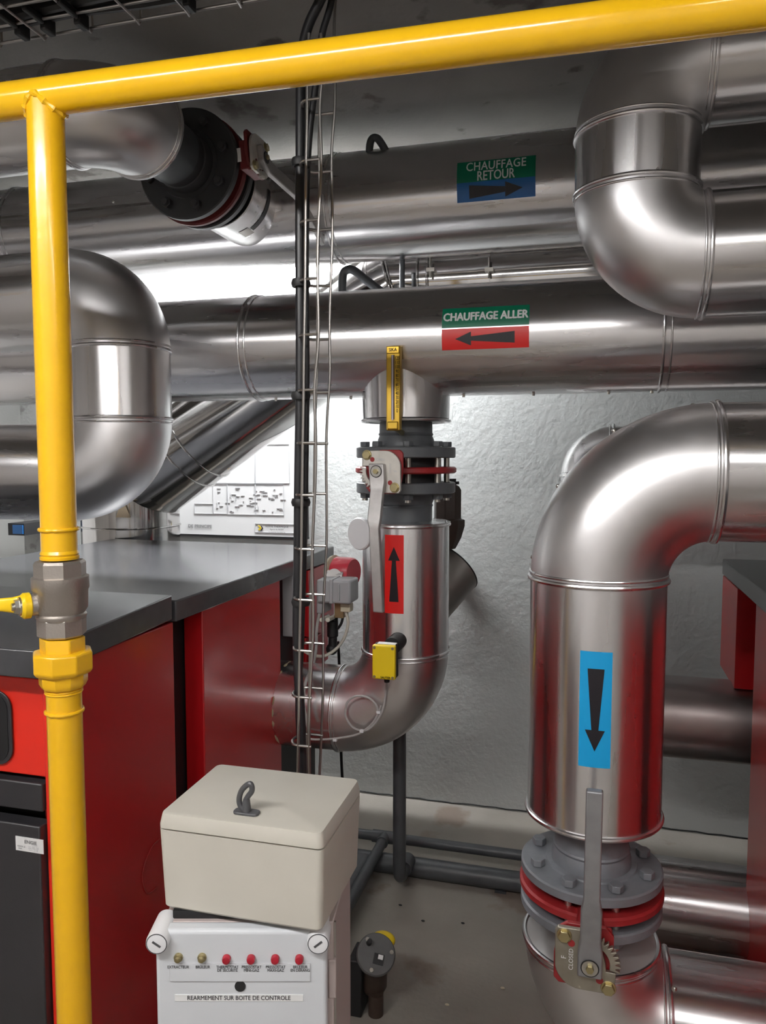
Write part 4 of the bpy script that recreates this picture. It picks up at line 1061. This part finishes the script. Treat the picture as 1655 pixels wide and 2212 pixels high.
for xx in (-1.2, -.3, .6):
    MB().lohi((xx-.02, YW2-.03, 0), (xx+.02, YW2+.03, max(zq-.03, .005))).build('pipe_block', DGREY, p2)
YV = 2.60
vp = thing('vertical_drain_pipe', 'vertical dark grey pipe below the riser bend, turning back to the wall', 'pipe', onY(864, 1905, YV))
xv = onY(863, 1750, YV).x; zv = onY(864, 1900, YV).z
build_pipe('x', '', [(xv, YV, zc(1560)), (xv, YV, zv), (xv, YW2-.02, zv+.005)], .035, .0235, PVC, PVC, root=vp, n=24, open_band=False)
MB().cyl((xv, YW2-.09, zv+.004), (xv, YW2-.02, zv+.004), .029, n=24).build('coupling', PVC, vp)
dk = onY(800, 1930, 2.5)
xd_ = onY(775, 1960, 2.2).x
single(MB().cyl((tx-.05, YW2-.045, .046), (tx-.05, 1.7, .046), .045, n=28), 'floor_pipe', PVC, 'thick dark grey pipe running towards the viewer beside the control boxes', 'pipe', origin=(tx-.05, 1.7, .001))

# floor device: gas filter with yellow cap
Yf = 2.02
fc = onY(812, 2062, Yf)
gf = thing('gas_filter', 'grey cylindrical gas filter with a yellow cap near the floor, right of the control panel', 'filter', V((fc.x, Yf, 0)))
ax_ = V((.30, -.62, .72)).normalized()
body0 = fc - Z1*.0
MB().cyl(fc-ax_*.075+V((0, 0, .0)), fc-ax_*.004, .044, .044, n=40).lathe(fc-ax_*.05+V((0, 0, .01)), V((0, 0, -1)), [(.036, .0), (.040, .02), (.038, .09), (.030, .105), (.02, .11)], n=40).build('body', BRONZ, gf)
MB().lathe(fc, ax_, [(.040, -.012), (.056, -.006), (.056, .004), (.053, .008), (.01, .009)], n=40).build('top_plate', mat('filter_grey', (.10, .10, .10), .5, noise=.2, nscale=20), gf)
Mx = frame(ax_, X1)
cx_ = fc+ax_*.0095
MB().box(cx_+Mx@V((.010, -.012, 0)), (.030, .028, .001), Mx).build('type_plate', BLACK, gf)
MB().box(cx_+Mx@V((.014, -.006, .0008)), (.014, .012, .001), Mx).build('type_plate', PAPER, gf)
for a in (.3, 2.4, 4.6):
    p = cx_+Mx@V((math.cos(a)*.044, math.sin(a)*.044, 0)); MB().cyl(p-ax_*.002, p+ax_*.005, .006, n=6).build('bolt', STEEL, gf)
p = cx_+Mx@V((-.026, .022, 0)); MB().cyl(p-ax_*.002, p+ax_*.022, .008, .007, n=16).build('test_nipple', BLACK, gf)
yc = onY(828, 2030, Yf+.06)
MB().sphere(yc, .036, 20, (1.0, .8, .62)).sphere(yc+V((-.030, 0, -.004)), .020, 16, (1, .8, .8)).build('yellow_cap', SYEL, gf)
MB().lohi((fc.x-.075, Yf-.03, 0), (fc.x-.035, Yf+.06, fc.z-.01)).build('bracket', BLACK, gf, bevel=.004)
MB().cyl((fc.x, Yf, fc.z-.115), (fc.x, Yf, 0), .022, n=20).build('support_leg', BRONZ, gf)
# bits of grit on the floor
random.seed(11)
for (px, py) in ((914, 1989), (865, 1955), (1086, 2134), (1000, 1994), (966, 2170)):
    c = onZ(px, py, .003); single(MB().sphere(c, .006, 8, (1.2, .6, .5)), 'grit', BLACK if py < 2100 else CREAM, {914: 'dark crumb on the floor, largest and nearest the middle', 865: 'tiny dark crumb on the floor, nearest the vertical drain pipe', 1086: 'pale crumb on the floor, left of the bottom elbow', 1000: 'tiny dark crumb on the floor, beside the large valve', 966: 'pale crumb at the bottom edge of the floor'}[px], 'debris', origin=c)
